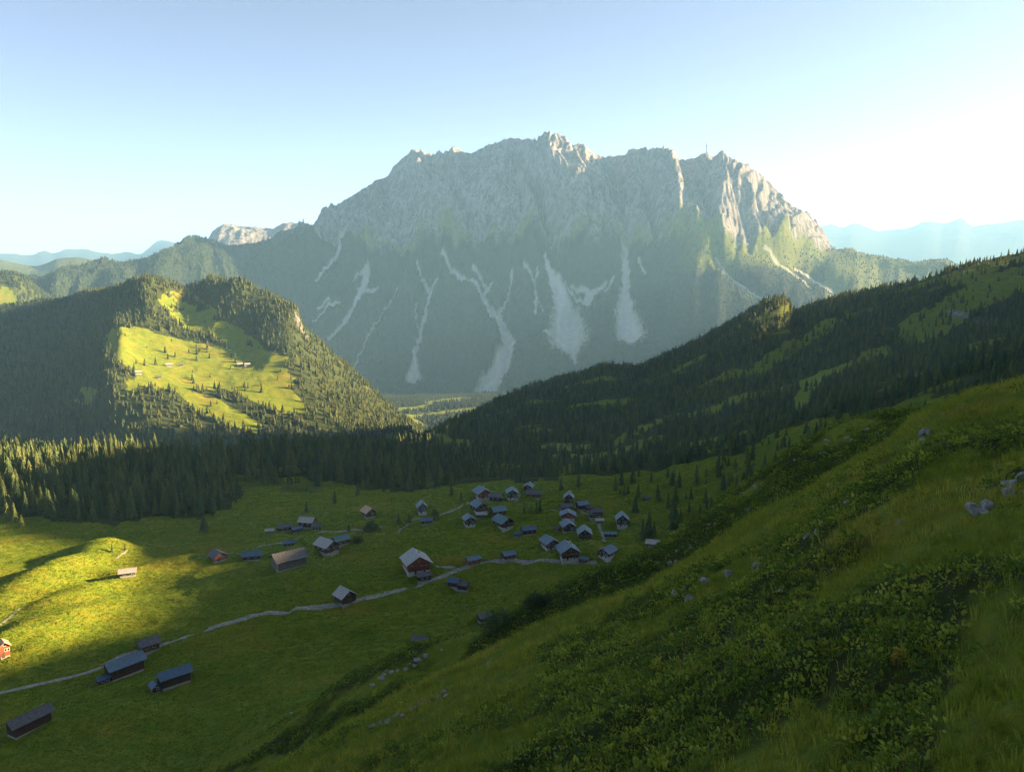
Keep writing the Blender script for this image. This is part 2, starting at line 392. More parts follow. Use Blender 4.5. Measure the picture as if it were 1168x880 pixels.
for q in [(66, 648, 438, 9.5, 13, 42, -.25), (112, 632, 468, 5.5, 22, 12, 0), (84, 668, 404, 5, 9, 22, -.5), (92, 688, 382, 3.4, 8, 16, -.4), (14, 690, 372, 5.5, 10, 24, -.4), (40, 706, 358, 2.6, 8, 18, -.3),
          (215, 648, 432, 4.0, 26, 12, .1), (150, 655, 424, 2.6, 20, 8, 0), (150, 712, 345, 3.5, 30, 10, .2), (330, 660, 392, 5.5, 55, 16, -.05), (500, 600, 480, 5, 60, 18, .1), (560, 655, 395, 5, 60, 14, .1),
          (640, 648, 405, 3, 40, 12, .0), (420, 640, 430, 4.5, 40, 14, .3), (250, 790, 305, 3.5, 34, 10, .25), (120, 830, 285, 3, 30, 9, .3), (380, 720, 335, 3, 40, 10, .2)]:
    knoll(*q)
# --- hills
r_ = rows(700, 4700)
x, y, dd = X[r_], Y[r_], DD[r_]
hl = sstep(720, 1000, dd) * sstep(4600, 4000, dd)
Z[r_] += hl * (16 * fbm(x / 310, y / 310, 4, 51) + 5 * ridged(x / 90, y / 90, 3, 55)) * np.where(PX[r_] > 470, .8, 1)
# rocky knobs on the left hill's shoulder
for q in [(336, 372, 2190, 9, 40, 50, 0), (345, 392, 2180, 8, 36, 46, 0), (205, 352, 2240, -22, 60, 120, -.4), (240, 335, 2290, -12, 60, 90, 0), (270, 340, 2260, 14, 30, 90, .3)]:
    knoll(*q)
# --- the mountain
pl, pf = frac('base', 'cf'), frac('cf', 'ridge')
S = np.arctan2(X, Y) * 6600.0
mr = rows(4200, 8500)
plm, pfm, Sm, px_, dd = pl[mr], pf[mr], S[mr], PX[mr], DD[mr]
inm = sstep(4300, 4900, dd) * sstep(8400, 7600, dd)
lean = np.where(px_ < 580, 120, -40) * (1 - pfm)
w1 = 120 * fbm(Sm / 420, pfm * 2.2, 3, 61)
s2 = Sm + lean + w1
mtn = sstep(300, 380, px_) * sstep(965, 915, px_)          # bare rock part
win = sstep(-.12, .22, pfm) * (1 - .78 * sstep(.74, 1.0, pfm)) * inm
rel = (150 * ridged(s2 / 520, pfm * .6, 2, 62) + 110 * ridged(s2 / 210 + 3, pfm * 1.0 + 2, 2, 66) + 58 * ridged(s2 / 92, pfm * 1.6, 3, 70)
       + 34 * ridged(s2 / 40, pfm * 3.4 + Sm / 300, 3, 75) + 16 * ridged((Sm + pfm * 900) / 260, pfm * 14, 3, 79))
pxl = px_ - 62 * (1 - pfm)
BUL = np.interp(pxl, [300, 352, 380, 400, 425, 448, 470, 500, 530, 556, 578, 590, 610, 634, 640, 656, 672, 690, 706, 722, 738, 756, 774, 790, 803, 815, 824, 832, 850, 880, 910, 950],
                [0, 0, -40, -60, 20, 60, 40, 10, 30, -10, -50, 20, 60, 100, 70, -30, -40, -110, -60, 20, 60, -10, -80, -90, -40, 40, 60, 50, 20, 0, -10, 0])
Z[mr] += win * mtn * (1.1 * rel - 70 + 1.3 * BUL) + win * (1 - mtn) * .22 * rel
# fine jaggedness of the crest line and the lit ribs
Z[mr] += inm * mtn * sstep(.6, .95, pfm) * (14 * ridged(Sm / 70, pfm * 3, 3, 83) + 9 * ridged(Sm / 26, pfm * 5, 2, 87) - 8) * (1 - .6 * sstep(820, 850, px_))
# triangular spurs of the lower slope: gullies cut between them
lw = sstep(.05, .35, plm) * sstep(.22, -.08, pfm) * inm
s3 = Sm + 60 * fbm(Sm / 300, plm * 2, 2, 91)
Z[mr] += lw * (1 - .65 * sstep(670, 750, px_)) * (80 * ridged(s3 / 270, plm * .3, 2, 92) + 26 * ridged(s3 / 95, plm * 1.2, 3, 95) - 24)
# spur heads that catch the sun
for q in [(528, 352, 5640, 170, 80, 430, -.12), (600, 318, 5840, 70, 50, 260, -.1), (760, 318, 5880, 95, 130, 260, .3), (805, 325, 5820, 50, 90, 300, -.5), (735, 340, 5650, 40, 70, 300, -.1)]:
    knoll(*q)
# hold the skyline of the wall to its measured line, keeping only the fine teeth
cj = (PXC > 190) & (PXC < 1110)
body = (pf[mr] > .72) & (pf[mr] < 1.25)
for kw_, kg_ in ((15, 1.), (5, .75)):
    top = np.where(body, Z[mr] / DD[mr], -9).max(axis=0)
    dl_ = np.where(cj, KT[25] - top, 0)
    dl_ = np.where(PXC > 925, dl_, dl_ * (1. if kw_ == 15 else .35))
    k_ = np.hanning(kw_); k_ /= k_.sum()
    dl_ = kg_ * np.convolve(np.pad(dl_, len(k_) // 2, mode='edge'), k_, 'valid')
    Z[mr] += np.where(cj, dl_, 0) * DD[mr] * sstep(.30, .92, pf[mr]) * sstep(8450, 7900, DD[mr])
# --- far chains
r_ = rows(9200, 12600)
Z[r_] += sstep(9300, 10000, DD[r_]) * sstep(12500, 11400, DD[r_]) * (30 * fbm(X[r_] / 500, Y[r_] / 500, 4, 101) + sstep(225, 245, PX[r_]) * 62 * ridged(X[r_] / 230, Y[r_] / 420, 4, 103))
r_ = rows(19500, 30500)
Z[r_] += sstep(20000, 22500, DD[r_]) * sstep(30000, 27500, DD[r_]) * (60 * ridged(X[r_] / 900, Y[r_] / 1100, 3, 107) - 30)
Z[r_] += np.exp(-((DD[r_] - 25000) / 650) ** 2) * (70 * ridged(X[r_] / 700, DD[r_] / 6000, 3, 109) - 20)

# ------------------------------------------------------------------ land cover, looked up once where the boundaries run
PX2, PY2 = PX, PY
GULLIES = [  # points, width at the top and at the bottom (px), strength
    ([(388, 274), (375, 296), (361, 318)], 2.2, 1.6, .9), ([(392, 270), (372, 272)], 2, 1.5, .7), ([(403, 318), (412, 307), (420, 304)], 1.5, 2, .8), ([(418, 307), (414, 325), (400, 348), (374, 380)], 4.5, 2.0, 1), ([(430, 317), (420, 327)], 1.5, 3, .9),
    ([(386, 335), (376, 345), (358, 364)], 2.0, 1.6, .8), ([(375, 340), (362, 352)], 1.5, 1.2, .6), ([(452, 321), (430, 362), (402, 420)], 1.0, 1.0, .55), ([(476, 297), (484, 314), (490, 330), (480, 366), (474, 392), (472, 412)], 1.5, 2.4, .95),
    ([(499, 314), (491, 333)], 1, 1.5, .8), ([(474, 340), (474, 358), (478, 368)], 1, 1.6, .6), ([(474, 402), (472, 422)], 2.5, 9, 1), ([(505, 289), (522, 307), (538, 323), (555, 342), (566, 358), (575, 368)], 2.0, 4, 1), ([(541, 311), (556, 330)], 3, 2, .8), ([(562, 320), (553, 334)], 1, 2, .8),
    ([(575, 368), (581, 384), (574, 404), (562, 425), (553, 443)], 5, 13, 1), ([(570, 350), (575, 368)], 3, 4, .8), ([(584, 304), (580, 325), (571, 347)], 1.2, 1.4, .8), ([(598, 302), (608, 318), (612, 335), (610, 355)], 1.6, 1.4, .9), ([(613, 304), (611, 322)], 1.2, 1.2, .7), ([(612, 335), (618, 350), (620, 358)], 1.0, 1.0, .5),
    ([(622, 290), (630, 308), (640, 330)], 1.6, 10, 1), ([(640, 330), (645, 352), (648, 378)], 9, 23, 1), ([(645, 374), (652, 384), (657, 408)], 8, 1.8, .9), ([(620, 375), (640, 372)], 2, 5, .8), ([(645, 316), (656, 330), (664, 342)], 1.2, 1.8, .8), ([(652, 318), (670, 330)], 2, 5, .8), ([(692, 313), (676, 328), (670, 342)], 1.5, 5, .8),
    ([(712, 285), (714, 310), (713, 335)], 4, 4, .9), ([(713, 330), (714, 350), (718, 370)], 6, 17, 1), ([(714, 362), (724, 374)], 8, 1.6, .8), ([(700, 312), (690, 325)], 2, 2, .7), ([(818, 294), (842, 313), (867, 333)], 1.2, 1.6, .75), ([(907, 296), (932, 312), (961, 330)], 1.2, 2.4, .95), ([(873, 285), (905, 306), (925, 322)], 1.5, 1.2, .6),
    ([(728, 300), (735, 312)], 1.4, 2, .7), ([(700, 352), (712, 366)], 2, 2, .5)]
scree = np.zeros(PX.shape, np.float32)
zone = (DD > 4800) & (DD < 7000) & (PX > 330) & (PX < 990)
gx, gy = PX[zone], PY[zone]
gn = fbm(gx / 7, gy / 7, 3, 111)
gn2 = fbm(gx / 2.2, gy / 4.5, 3, 113)
sv = np.zeros(gx.shape)
carve = np.zeros(gx.shape)
for pts, wa, wb, st in GULLIES:
    d, p = polydist(gx + gn * 3, gy, pts)
    w = (wa + (wb - wa) * p) * (1 + .28 * gn2)
    sv = np.maximum(sv, st * sstep(1.3, .45, d / np.maximum(w, .4)))
    carve = np.maximum(carve, st * np.exp(-(d / (w + 8.0)) ** 2))
scree[zone] = sv
tmp = np.zeros(PX.shape, np.float32)
tmp[zone] = carve
Z[mr] -= tmp[mr] * 85 * inm
# great couloirs in the wall
cz = np.zeros(gx.shape)
for pts, w, dep in [([(574, 162), (590, 185), (603, 212), (612, 238), (622, 262), (640, 300)], 5, 190), ([(488, 178), (505, 215), (520, 245), (535, 258)], 5, 110), ([(448, 205), (470, 240), (480, 262)], 5, 110), ([(655, 170), (668, 200), (690, 240)], 6, 120),
                    ([(700, 180), (702, 215), (706, 250)], 7, 120), ([(780, 182), (778, 215), (790, 250)], 7, 120), ([(392, 232), (386, 255), (380, 272)], 5, 90), ([(800, 200), (806, 240), (812, 270)], 5, 90), ([(425, 214), (415, 245), (400, 270)], 5, 90)]:
    d, p = polydist(gx + gn * 5, gy, pts)
    cz = np.maximum(cz, dep * np.exp(-(d / w) ** 2))
tmp[zone] = cz
Z[mr] -= tmp[mr] * win * mtn

# forest and grass masks ------------------------------------------------------------------------------------
FN = fbm(PX / 16, PY / 9, 4, 121)                    # ragged edges
FN2 = fbm(X / 60, Y / 60, 4, 125)
QX, QY = PX + 9 * FN, PY + 5 * FN
forest = np.zeros(PX.shape, np.float32)              # tree density 0..1
beltz = (DD > 480) & (DD < 1250)
# belt of spruce behind the meadow on the left
belt = [(-60, 505), (60, 512), (130, 520), (250, 520), (330, 512), (420, 500), (470, 488), (560, 500), (600, 520), (640, 548), (600, 556), (560, 552), (520, 556), (470, 566), (420, 560), (380, 552), (330, 546), (290, 552), (258, 584), (230, 588), (180, 590), (130, 598), (70, 596), (30, 590), (-60, 588)]
forest = np.where(beltz & inpoly(QX, QY, belt), 1.0, forest)
forest = np.where(beltz & (PX > 255) & (PX < 370) & (PY > 535) & (PY < 565) & (FN2 > -.05), .35, forest)
# right ridge
ridgez = (DD > 600) & (VG < KV[ROW['rc']] + .16) & (PX > 470) & (PX < 1400)
rp = [(470, 500), (560, 440), (740, 400), (900, 320), (1010, 300), (1300, 260), (1300, 440), (1168, 455), (1060, 458), (1000, 470), (930, 482), (880, 500), (840, 525), (800, 540), (740, 548), (680, 552), (620, 552), (560, 540)]
inr = ridgez & inpoly(QX, QY, rp)
forest = np.where(inr, .95 * (1 - .85 * sstep(.02, .34, fbm(X / 120, Y / 70, 4, 127))), forest)
for pts, w in [([(1168, 320), (1120, 335), (1075, 362), (1040, 378)], 15), ([(905, 350), (890, 356), (868, 366)], 5), ([(950, 372), (915, 392), (880, 410), (865, 424)], 7), ([(1010, 396), (960, 420), (925, 440), (910, 462)], 7), ([(700, 505), (760, 480), (820, 470)], 3), ([(640, 540), (690, 520), (760, 500)], 5),
               ([(1168, 290), (1120, 305), (1085, 322)], 8), ([(1100, 400), (1168, 380)], 5), ([(530, 510), (500, 503)], 7)]:
    d, p = polydist(PX + 6 * FN, PY + 4 * FN, pts)
    forest = np.where(ridgez & (d < w), .16, forest)
forest = np.where(ridgez & (DD > 1000) & (PX > 1010) & (PY < 345), forest * .55, forest)
# valley side behind the second spur: open scrub with single trees
scrub = (DD > 420) & (DD < 1000) & (PX > 700) & inpoly(QX, QY, [(690, 552), (760, 545), (840, 522), (930, 482), (1040, 458), (1200, 440), (1200, 520), (1000, 520), (860, 590), (760, 640), (720, 610)]) & ~inr
forest = np.where(scrub, np.where(FN2 > .02, .22, .05), forest)
# left hill
hz = (DD > 1350) & (DD < 3000) & (PX < 520)
forest = np.where(hz, np.where(PX < 330, 1.0, .62) * (1 - .35 * sstep(.1, .5, FN2)), forest)
PAST = [  # open pasture on the hill
    [(180, 334), (206, 327), (228, 331), (250, 352), (244, 362), (256, 368), (280, 380), (300, 398), (322, 408), (332, 410), (326, 425), (338, 432), (333, 446), (343, 456), (352, 470), (322, 474), (296, 460), (270, 448), (250, 441), (225, 446), (206, 452), (190, 445), (165, 450), (136, 456), (146, 438), (154, 424), (132, 412), (118, 392), (126, 378), (155, 372), (178, 378), (196, 384), (220, 390), (240, 396), (262, 400), (256, 392), (236, 382), (212, 370), (198, 358), (190, 345)],
    [(104, 470), (84, 462), (96, 440), (122, 448), (108, 452)], [(200, 448), (240, 450), (268, 464), (300, 484), (294, 496), (258, 486), (224, 470)]]
for pg in PAST:
    forest = np.where(hz & inpoly(PX + 11 * FN, PY + 6 * FN, pg), .03 + .25 * sstep(.25, .55, FN), forest)
forest = np.where(hz & (PX > 190) & (PX < 330) & (PY > 330) & (PY < 345) & (FN > 0), .5, forest)
d, p = polydist(PX, PY, [(338, 360), (342, 378), (346, 390)])
forest = np.where(hz & (d < 4), .6, forest)
# valley floor patches and woods
vz = (DD > 3000) & (DD < 4700)
forest = np.where(vz, np.where(fbm(X / 260, Y / 130, 3, 131) > -.18, .9, .03), forest)
for pts, w in [([(455, 467), (475, 466), (490, 463)], 3.2), ([(450, 477), (490, 474), (548, 466)], 2.4), ([(490, 459), (545, 454)], 2.2)]:
    d, p = polydist(PX, PY, pts)
    forest = np.where(vz & (d < w), 0, forest)
# mountain lower slopes
mz = (DD > 4500) & (DD < 7600)
fl = sstep(.10, -.04, pf + .10 * fbm(S / 130, pf * 3, 3, 141) - .04) * sstep(300, 400, PX) + (1 - sstep(300, 400, PX)) * (.95 - .75 * sstep(.55, .95, pf + .2 * FN))
rgt = sstep(720, 800, PX)
fl = fl * (1 - .75 * rgt * sstep(.55, .95, pl))
fl = np.where(PX > 940, .25, fl)
forest = np.where(mz, fl * (1 - np.minimum(1, scree * 1.6)), forest)
gveg = np.where(mz, np.clip(sstep(.16, 0, pf + .16 * fbm(S / 110, pf * 5, 4, 143) - .05) + (1 - sstep(300, 375, PX)) + sstep(935, 985, PX), 0, 1), 1.0)
gveg = np.where(DD > 9000, np.where(DD < 13000, np.where(PX < 225, 1, 0), .55), gveg)
rock = np.where(DD > 13000, 0, 1 - gveg)
forest = np.where(DD > 13000, 1.0, np.where((DD > 9000) & (PX < 225), .4, forest))
d, p = polydist(PX, PY, [(336, 366), (342, 380), (350, 392)])
rock = np.where(hz & (d < 4.5), np.clip(.7 - d / 4 + FN, 0, .7), rock)
d, p = polydist(PX, PY, [(1085, 358), (1110, 362), (1125, 366)])
rock = np.where(ridgez & (d < 5), np.clip(.9 - d / 5 + FN, 0, 1), rock)
# near ground: heath (dark dwarf shrubs) against grass
heath = sstep(-.05, .22, fbm(X / 9, Y / 9, 4, 151) + .30 * sstep(.0, 1., sstep(560, 720, PX) * sstep(590, 680, PY)) - .5 * sstep(1040, 1130, PX) * sstep(640, 720, PY) - .25 * sstep(80, 0, np.abs(PY - (1040 - .55 * PX))) * sstep(900, 820, PX))
cr_, _w = polydist(PX, PY, [(1168, 436), (1089, 461), (1045, 484), (1020, 510), (958, 543), (919, 569), (868, 594), (816, 628), (778, 651), (727, 683), (686, 699), (638, 718), (600, 735), (562, 756), (486, 792), (416, 826)])
heath = np.where((DD < 96) & (DD > 40), heath * sstep(2, 16, cr_ + 5 * FN), heath)
heath = np.where(DD > 92, sstep(-.42, -.2, fbm(X / 14, Y / 14, 4, 155) - .3 * sstep(640, 480, PX)), heath)
heath = np.where(DD > 230, 0, heath).astype(np.float32)
dry = sstep(-.1, .5, fbm(X / np.where(DD < 230, 13, 70), Y / np.where(DD < 230, 9, 28), 4, 161)).astype(np.float32)

# ------------------------------------------------------------------ ground lookup
def zat(x, y):
    """height of the terrain mesh at world x, y"""
    x, y = np.atleast_1d(np.asarray(x, float)), np.atleast_1d(np.asarray(y, float))
    u, v = np.arctan2(x, y), np.log(np.maximum(np.hypot(x, y), 1.51))
    i = np.clip(np.searchsorted(V, v) - 1, 0, NV - 2)
    j = np.clip(np.searchsorted(U, u) - 1, 0, NU - 2)
    a = (np.hypot(x, y) - D[i]) / (D[i + 1] - D[i])
    b = (u - U[j]) / (U[j + 1] - U[j])
    return (Z[i, j] * (1 - a) * (1 - b) + Z[i + 1, j] * a * (1 - b) + Z[i, j + 1] * (1 - a) * b + Z[i + 1, j + 1] * a * b)


def spot(px, py, dmin=40., dmax=9000.):
    """first place on the ground seen at a photo pixel"""
    u, t = ray(px, py)
    d = np.exp(np.linspace(math.log(dmin), math.log(dmax), 4000))
    x, y = d * math.sin(u), d * math.cos(u)
    z = zat(x, y)
    ok = z / d >= t
    k = int(np.argmax(ok)) if ok.any() else int(np.argmin(np.abs(z / d - t)))
    return float(x[k]), float(y[k]), float(z[k])


TT = Z / DD
RUN = np.maximum.accumulate(TT, axis=0)
# ------------------------------------------------------------------ mesh and material helpers
def link(o, parent=None):
    COL.objects.link(o)
    if parent is not None:
        o.parent = parent
    return o


def np_mesh(name, co, loops, starts, totals, mat=None, smooth=False):
    me = bpy.data.meshes.new(name)
    me.vertices.add(len(co))
    me.vertices.foreach_set('co', np.ascontiguousarray(co, np.float32).ravel())
    me.loops.add(len(loops))
    me.loops.foreach_set('vertex_index', np.ascontiguousarray(loops, np.int32))
    me.polygons.add(len(starts))
    me.polygons.foreach_set('loop_start', np.ascontiguousarray(starts, np.int32))
    me.polygons.foreach_set('loop_total', np.ascontiguousarray(totals, np.int32))
    me.polygons.foreach_set('use_smooth', np.full(len(starts), smooth, bool))
    me.update(calc_edges=True)
    if mat:
        me.materials.append(mat)
    return me


def tri_mesh(name, co, tris, mat=None, smooth=False):
    tris = np.asarray(tris)
    n, k = tris.shape
    return np_mesh(name, co, tris.ravel(), np.arange(n) * k, np.full(n, k), mat, smooth)


def attr(me, name, arr, typ='FLOAT'):
    a = me.attributes.new(name, typ, 'POINT')
    a.data.foreach_set('color' if typ == 'FLOAT_COLOR' else 'value', np.ascontiguousarray(arr, np.float32).ravel())


class NT:
    """small node-tree writer"""
    def __init__(s, name):
        s.m = bpy.data.materials.new(name)
        s.m.use_nodes = True
        s.t = s.m.node_tree
        s.t.nodes.clear()

    def n(s, typ, ins=None, **kw):
        o = s.t.nodes.new(typ)
        for k, v in kw.items():
            setattr(o, k, v)
        for k, v in (ins or {}).items():
            if hasattr(v, 'is_output'):
                s.t.links.new(v, o.inputs[k])
            else:
                o.inputs[k].default_value = v
        return o

    def noise(s, scale, vec=None, detail=4, rough=.55, out='Fac', dist=0.):
        ins = {'Scale': scale, 'Detail': detail, 'Roughness': rough, 'Distortion': dist}
        if vec is not None:
            ins['Vector'] = vec
        return s.n('ShaderNodeTexNoise', ins).outputs[out]

    def ramp(s, fac, lo, hi):
        return s.n('ShaderNodeMapRange', {0: fac, 1: lo, 2: hi}, interpolation_type='SMOOTHSTEP').outputs[0]

    def mix(s, fac, a, b, blend='MIX'):
        o = s.n('ShaderNodeMix', {0: fac}, data_type='RGBA', blend_type=blend)
        for k, v in ((6, a), (7, b)):
            if hasattr(v, 'is_output'):
                s.t.links.new(v, o.inputs[k])
            else:
                o.inputs[k].default_value = (*v, 1) if len(v) == 3 else v
        return o.outputs[2]

    def math(s, op, a, b=0.):
        return s.n('ShaderNodeMath', {0: a, 1: b}, operation=op).outputs[0]

    def at(s, name, out='Fac'):
        return s.n('ShaderNodeAttribute', attribute_name=name).outputs[out]

    def pos(s, sc=(1, 1, 1), rot=(0, 0, 0)):
        g = s.n('ShaderNodeNewGeometry').outputs['Position']
        return s.n('ShaderNodeMapping', {'Vector': g, 'Scale': sc, 'Rotation': rot}).outputs[0]

    def obj(s, sc=(1, 1, 1)):
        g = s.n('ShaderNodeTexCoord').outputs['Object']
        return s.n('ShaderNodeMapping', {'Vector': g, 'Scale': sc}).outputs[0]

    def bump(s, h, dist, strength=1.):
        return s.n('ShaderNodeBump', {'Height': h, 'Distance': dist, 'Strength': strength}).outputs[0]

    def bsdf(s, color, rough=.9, spec=.2, normal=None, metal=0., **ins):
        d = {'Base Color': color if hasattr(color, 'is_output') else (*color, 1), 'Roughness': rough, 'Specular IOR Level': spec, 'Metallic': metal}
        d.update(ins)
        if normal is not None:
            d['Normal'] = normal
        b = s.n('ShaderNodeBsdfPrincipled', d)
        o = s.n('ShaderNodeOutputMaterial', {'Surface': b.outputs[0]})
        return s.m


GRASS_A, GRASS_B, GRASS_DRY = (.118, .185, .016), (.20, .220, .018), (.255, .21, .028)
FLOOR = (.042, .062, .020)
ROCK_A, ROCK_B, SCREE = (.42, .40, .38), (.12, .12, .122), (.60, .585, .56)


def land_material(name, unit, rockscale, turf):
    """grass, forest floor, heath, rock and scree by the masks; UNIT is the size in metres of the grass mottling"""
    m = NT(name)
    p = m.pos()
    sep = m.n('ShaderNodeSeparateColor', {0: m.at('cover', 'Color')}).outputs
    n1 = m.noise(1 / unit, p, 6, .62)
    n2 = m.noise(1 / (unit * 7), p, 4)
    n3 = m.noise(2.3 / unit, m.pos((1, 1, .4)), 5, .7)
    k = .85 if unit < 2 else 1.
    g = m.mix(m.ramp(n1, .32, .68), tuple(v * k for v in GRASS_A), tuple(v * k for v in GRASS_B))
    g = m.mix(m.math('MULTIPLY', m.ramp(n2, .42, .7), m.at('dry')), g, tuple(v * k for v in GRASS_DRY))
    g = m.mix(m.ramp(n3, .52, .78), g, (.055, .085, .016))
    fl = m.mix(m.ramp(n1, .3, .7), FLOOR, (.058, .072, .018)) if unit < 30 else m.mix(m.ramp(n1, .3, .7), (.018, .030, .014), (.032, .046, .018))  # mountain and far forest floor darkened as well, in place of shade
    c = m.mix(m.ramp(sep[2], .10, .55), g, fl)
    c = m.mix(m.math('MULTIPLY', m.at('heath'), .85), c, m.mix(n3, (.010, .014, .006), (.030, .036, .012)))
    r1 = m.noise(1 / rockscale, m.pos((1, 1, .16)), 9, .72)
    r2 = m.noise(.18 / rockscale, p, 5, .6)
    rk = m.mix(m.ramp(r1, .36, .64), ROCK_B, ROCK_A)
    rk = m.mix(m.ramp(r2, .45, .75), rk, (.23, .20, .17))
    c = m.mix(sep[0], c, rk)
    sc = m.mix(m.ramp(r1, .3, .7), (.46, .445, .425), SCREE)
    c = m.mix(sep[1], c, sc)
    nb = m.noise(1.0 / turf, m.pos(), 3, .75)
    h = m.bump(m.math('MULTIPLY', sep[0], r1), rockscale * 1.6, .9)
    tb = m.n('ShaderNodeBump', {'Height': m.math('MULTIPLY', nb, m.math('SUBTRACT', 1.0, sep[0])), 'Distance': turf * 1.3, 'Strength': 1.0, 'Normal': h}).outputs[0]
    return m.bsdf(c, .92, .1, tb, **{'Diffuse Roughness': .8})


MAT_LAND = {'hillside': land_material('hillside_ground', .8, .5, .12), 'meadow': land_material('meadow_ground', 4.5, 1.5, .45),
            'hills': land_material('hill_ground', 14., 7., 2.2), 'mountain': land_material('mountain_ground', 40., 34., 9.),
            'distant_mountains': land_material('far_ground', 160., 110., 30.)}

cover = np.stack([rock, scree, forest, np.ones_like(rock)], -1)


def terrain_piece(name, i0, i1):
    ni = i1 - i0 + 1
    co = np.stack([X[i0:i1 + 1], Y[i0:i1 + 1], Z[i0:i1 + 1]], -1).reshape(-1, 3)
    a = (np.arange(ni - 1)[:, None] * NU + np.arange(NU - 1)[None, :]).ravel()
    q = np.stack([a, a + 1, a + NU + 1, a + NU], 1)
    me = tri_mesh(name, co, q, MAT_LAND[name], True)
    sl = slice(i0, i1 + 1)
    attr(me, 'cover', cover[sl], 'FLOAT_COLOR')
    attr(me, 'heath', heath[sl])
    attr(me, 'dry', dry[sl])
    o = link(bpy.data.objects.new(name, me))
    o['kind'] = 'structure'
    return o


def rowof(d):
    return int(np.argmin(np.abs(D - d)))


cuts = [('hillside', 0, rowof(232)), ('meadow', rowof(232), rowof(1000)), ('hills', rowof(1000), rowof(4600)),
        ('mountain', rowof(4600), rowof(8600)), ('distant_mountains', rowof(8600), NV - 1)]
for nm, i0, i1 in cuts:
    terrain_piece(nm, i0, i1)
# ------------------------------------------------------------------ conifers
def leaf_material(name, a, b, rough=.85, transl=.0):
    m = NT(name)
    c = m.mix(m.at('tint'), a, b)
    n = m.noise(.9, m.pos((1, 1, 1)), 3)
    c = m.mix(m.math('MULTIPLY', m.ramp(n, .45, .75), .5), c, tuple(v * .55 for v in a))
    d = m.n('ShaderNodeBsdfPrincipled', {'Base Color': c, 'Roughness': rough, 'Specular IOR Level': .2})
    if transl:
        t = m.n('ShaderNodeBsdfTranslucent', {'Color': c})
        d = m.n('ShaderNodeMixShader', {0: transl, 1: d.outputs[0], 2: t.outputs[0]})
    m.n('ShaderNodeOutputMaterial', {'Surface': d.outputs[0]})
    return m.m


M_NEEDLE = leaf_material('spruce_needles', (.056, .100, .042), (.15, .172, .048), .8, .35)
M_FARSHADE_NEEDLE = leaf_material('far_shade_spruce_needles', (.018, .034, .016), (.040, .054, .020), .85, .1)  # darker needle copy, shade of the mountain foot and valley put into the colour
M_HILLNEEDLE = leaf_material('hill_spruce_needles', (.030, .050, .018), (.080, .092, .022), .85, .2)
M_BARK = NT('spruce_bark')
M_BARK = M_BARK.bsdf(M_BARK.mix(M_BARK.ramp(M_BARK.noise(6, M_BARK.obj((1, 1, .2)), 5), .35, .7), (.045, .034, .026), (.11, .085, .065)), .95)


def spruce(tiers, spikes, rng, base=.10, slim=.20, ragged=.35):
    """unit-height spruce crown: drooping jagged skirts round the axis -> verts, tris"""
    vs, ts = [], []
    for k in range(tiers):
        f = k / tiers
        zb = base + (1 - base) * f * .97
        zt = min(1.0, zb + (1 - base) * (2.1 / tiers) * (1 - .35 * f))
        r = slim * (1 - f) ** .85 + .018
        n = spikes * 2
        ph = rng.random() * 6.28
        apex = len(vs)
        vs.append((0.02 * rng.standard_normal() * (1 - f), 0.02 * rng.standard_normal() * (1 - f), zt))
        for q in range(n):
            a = ph + 2 * math.pi * q / n
            out = q % 2 == 0
            rr = r * ((1 + ragged * (rng.random() - .5)) if out else (.52 + .2 * rng.random()))
            zz = zb + ((-.035 * rng.random() - .01) if out else .03) * (1 - .5 * f)
            vs.append((rr * math.cos(a), rr * math.sin(a), zz))
        for q in range(n):
            ts.append((apex, apex + 1 + q, apex + 1 + (q + 1) % n))
    return np.array(vs), np.array(ts)


def sample(density_fn, zone, hmean, hsd, cap, seed):
    """trees on the terrain cells of ZONE (row range in metres) with DENSITY per square metre, those the picture could show"""
    rng = np.random.default_rng(seed)
    r_ = rows(*zone)
    j0, j1 = np.searchsorted(U, [math.radians(-34.2), math.radians(34.2)])
    i0, i1 = r_.start, min(r_.stop, NV - 2)
    sl = (slice(i0, i1), slice(j0, j1))
    dd = DD[sl]
    area = (D[i0 + 1:i1 + 1] - D[i0:i1])[:, None] * dd * (U[j0 + 1:j1 + 1] - U[j0:j1])[None, :]
    vis = TT[sl] + hmean * .9 / dd >= RUN[i0:i1, j0:j1] - 1e-5
    vis &= (PY[sl] > 140) & (PY[sl] < 900)
    lam = density_fn(sl) * area * vis
    tot = lam.sum()
    if tot > cap:
        lam = lam * (cap / tot)
    cnt = rng.poisson(lam)
    ii, jj = np.nonzero(cnt)
    rep = cnt[ii, jj]
    ii, jj = np.repeat(ii, rep) + i0, np.repeat(jj, rep) + j0
    d = D[ii] + rng.random(len(ii)) * (D[ii + 1] - D[ii])
    u = U[jj] + rng.random(len(jj)) * (U[jj + 1] - U[jj])
    x, y = d * np.sin(u), d * np.cos(u)
    z = zat(x, y)
    h = np.clip(hmean + hsd * rng.standard_normal(len(x)), hmean * .4, hmean * 1.8)
    print('sample', zone, len(x), 'of', int(tot))
    return np.stack([x, y, z, h], 1)


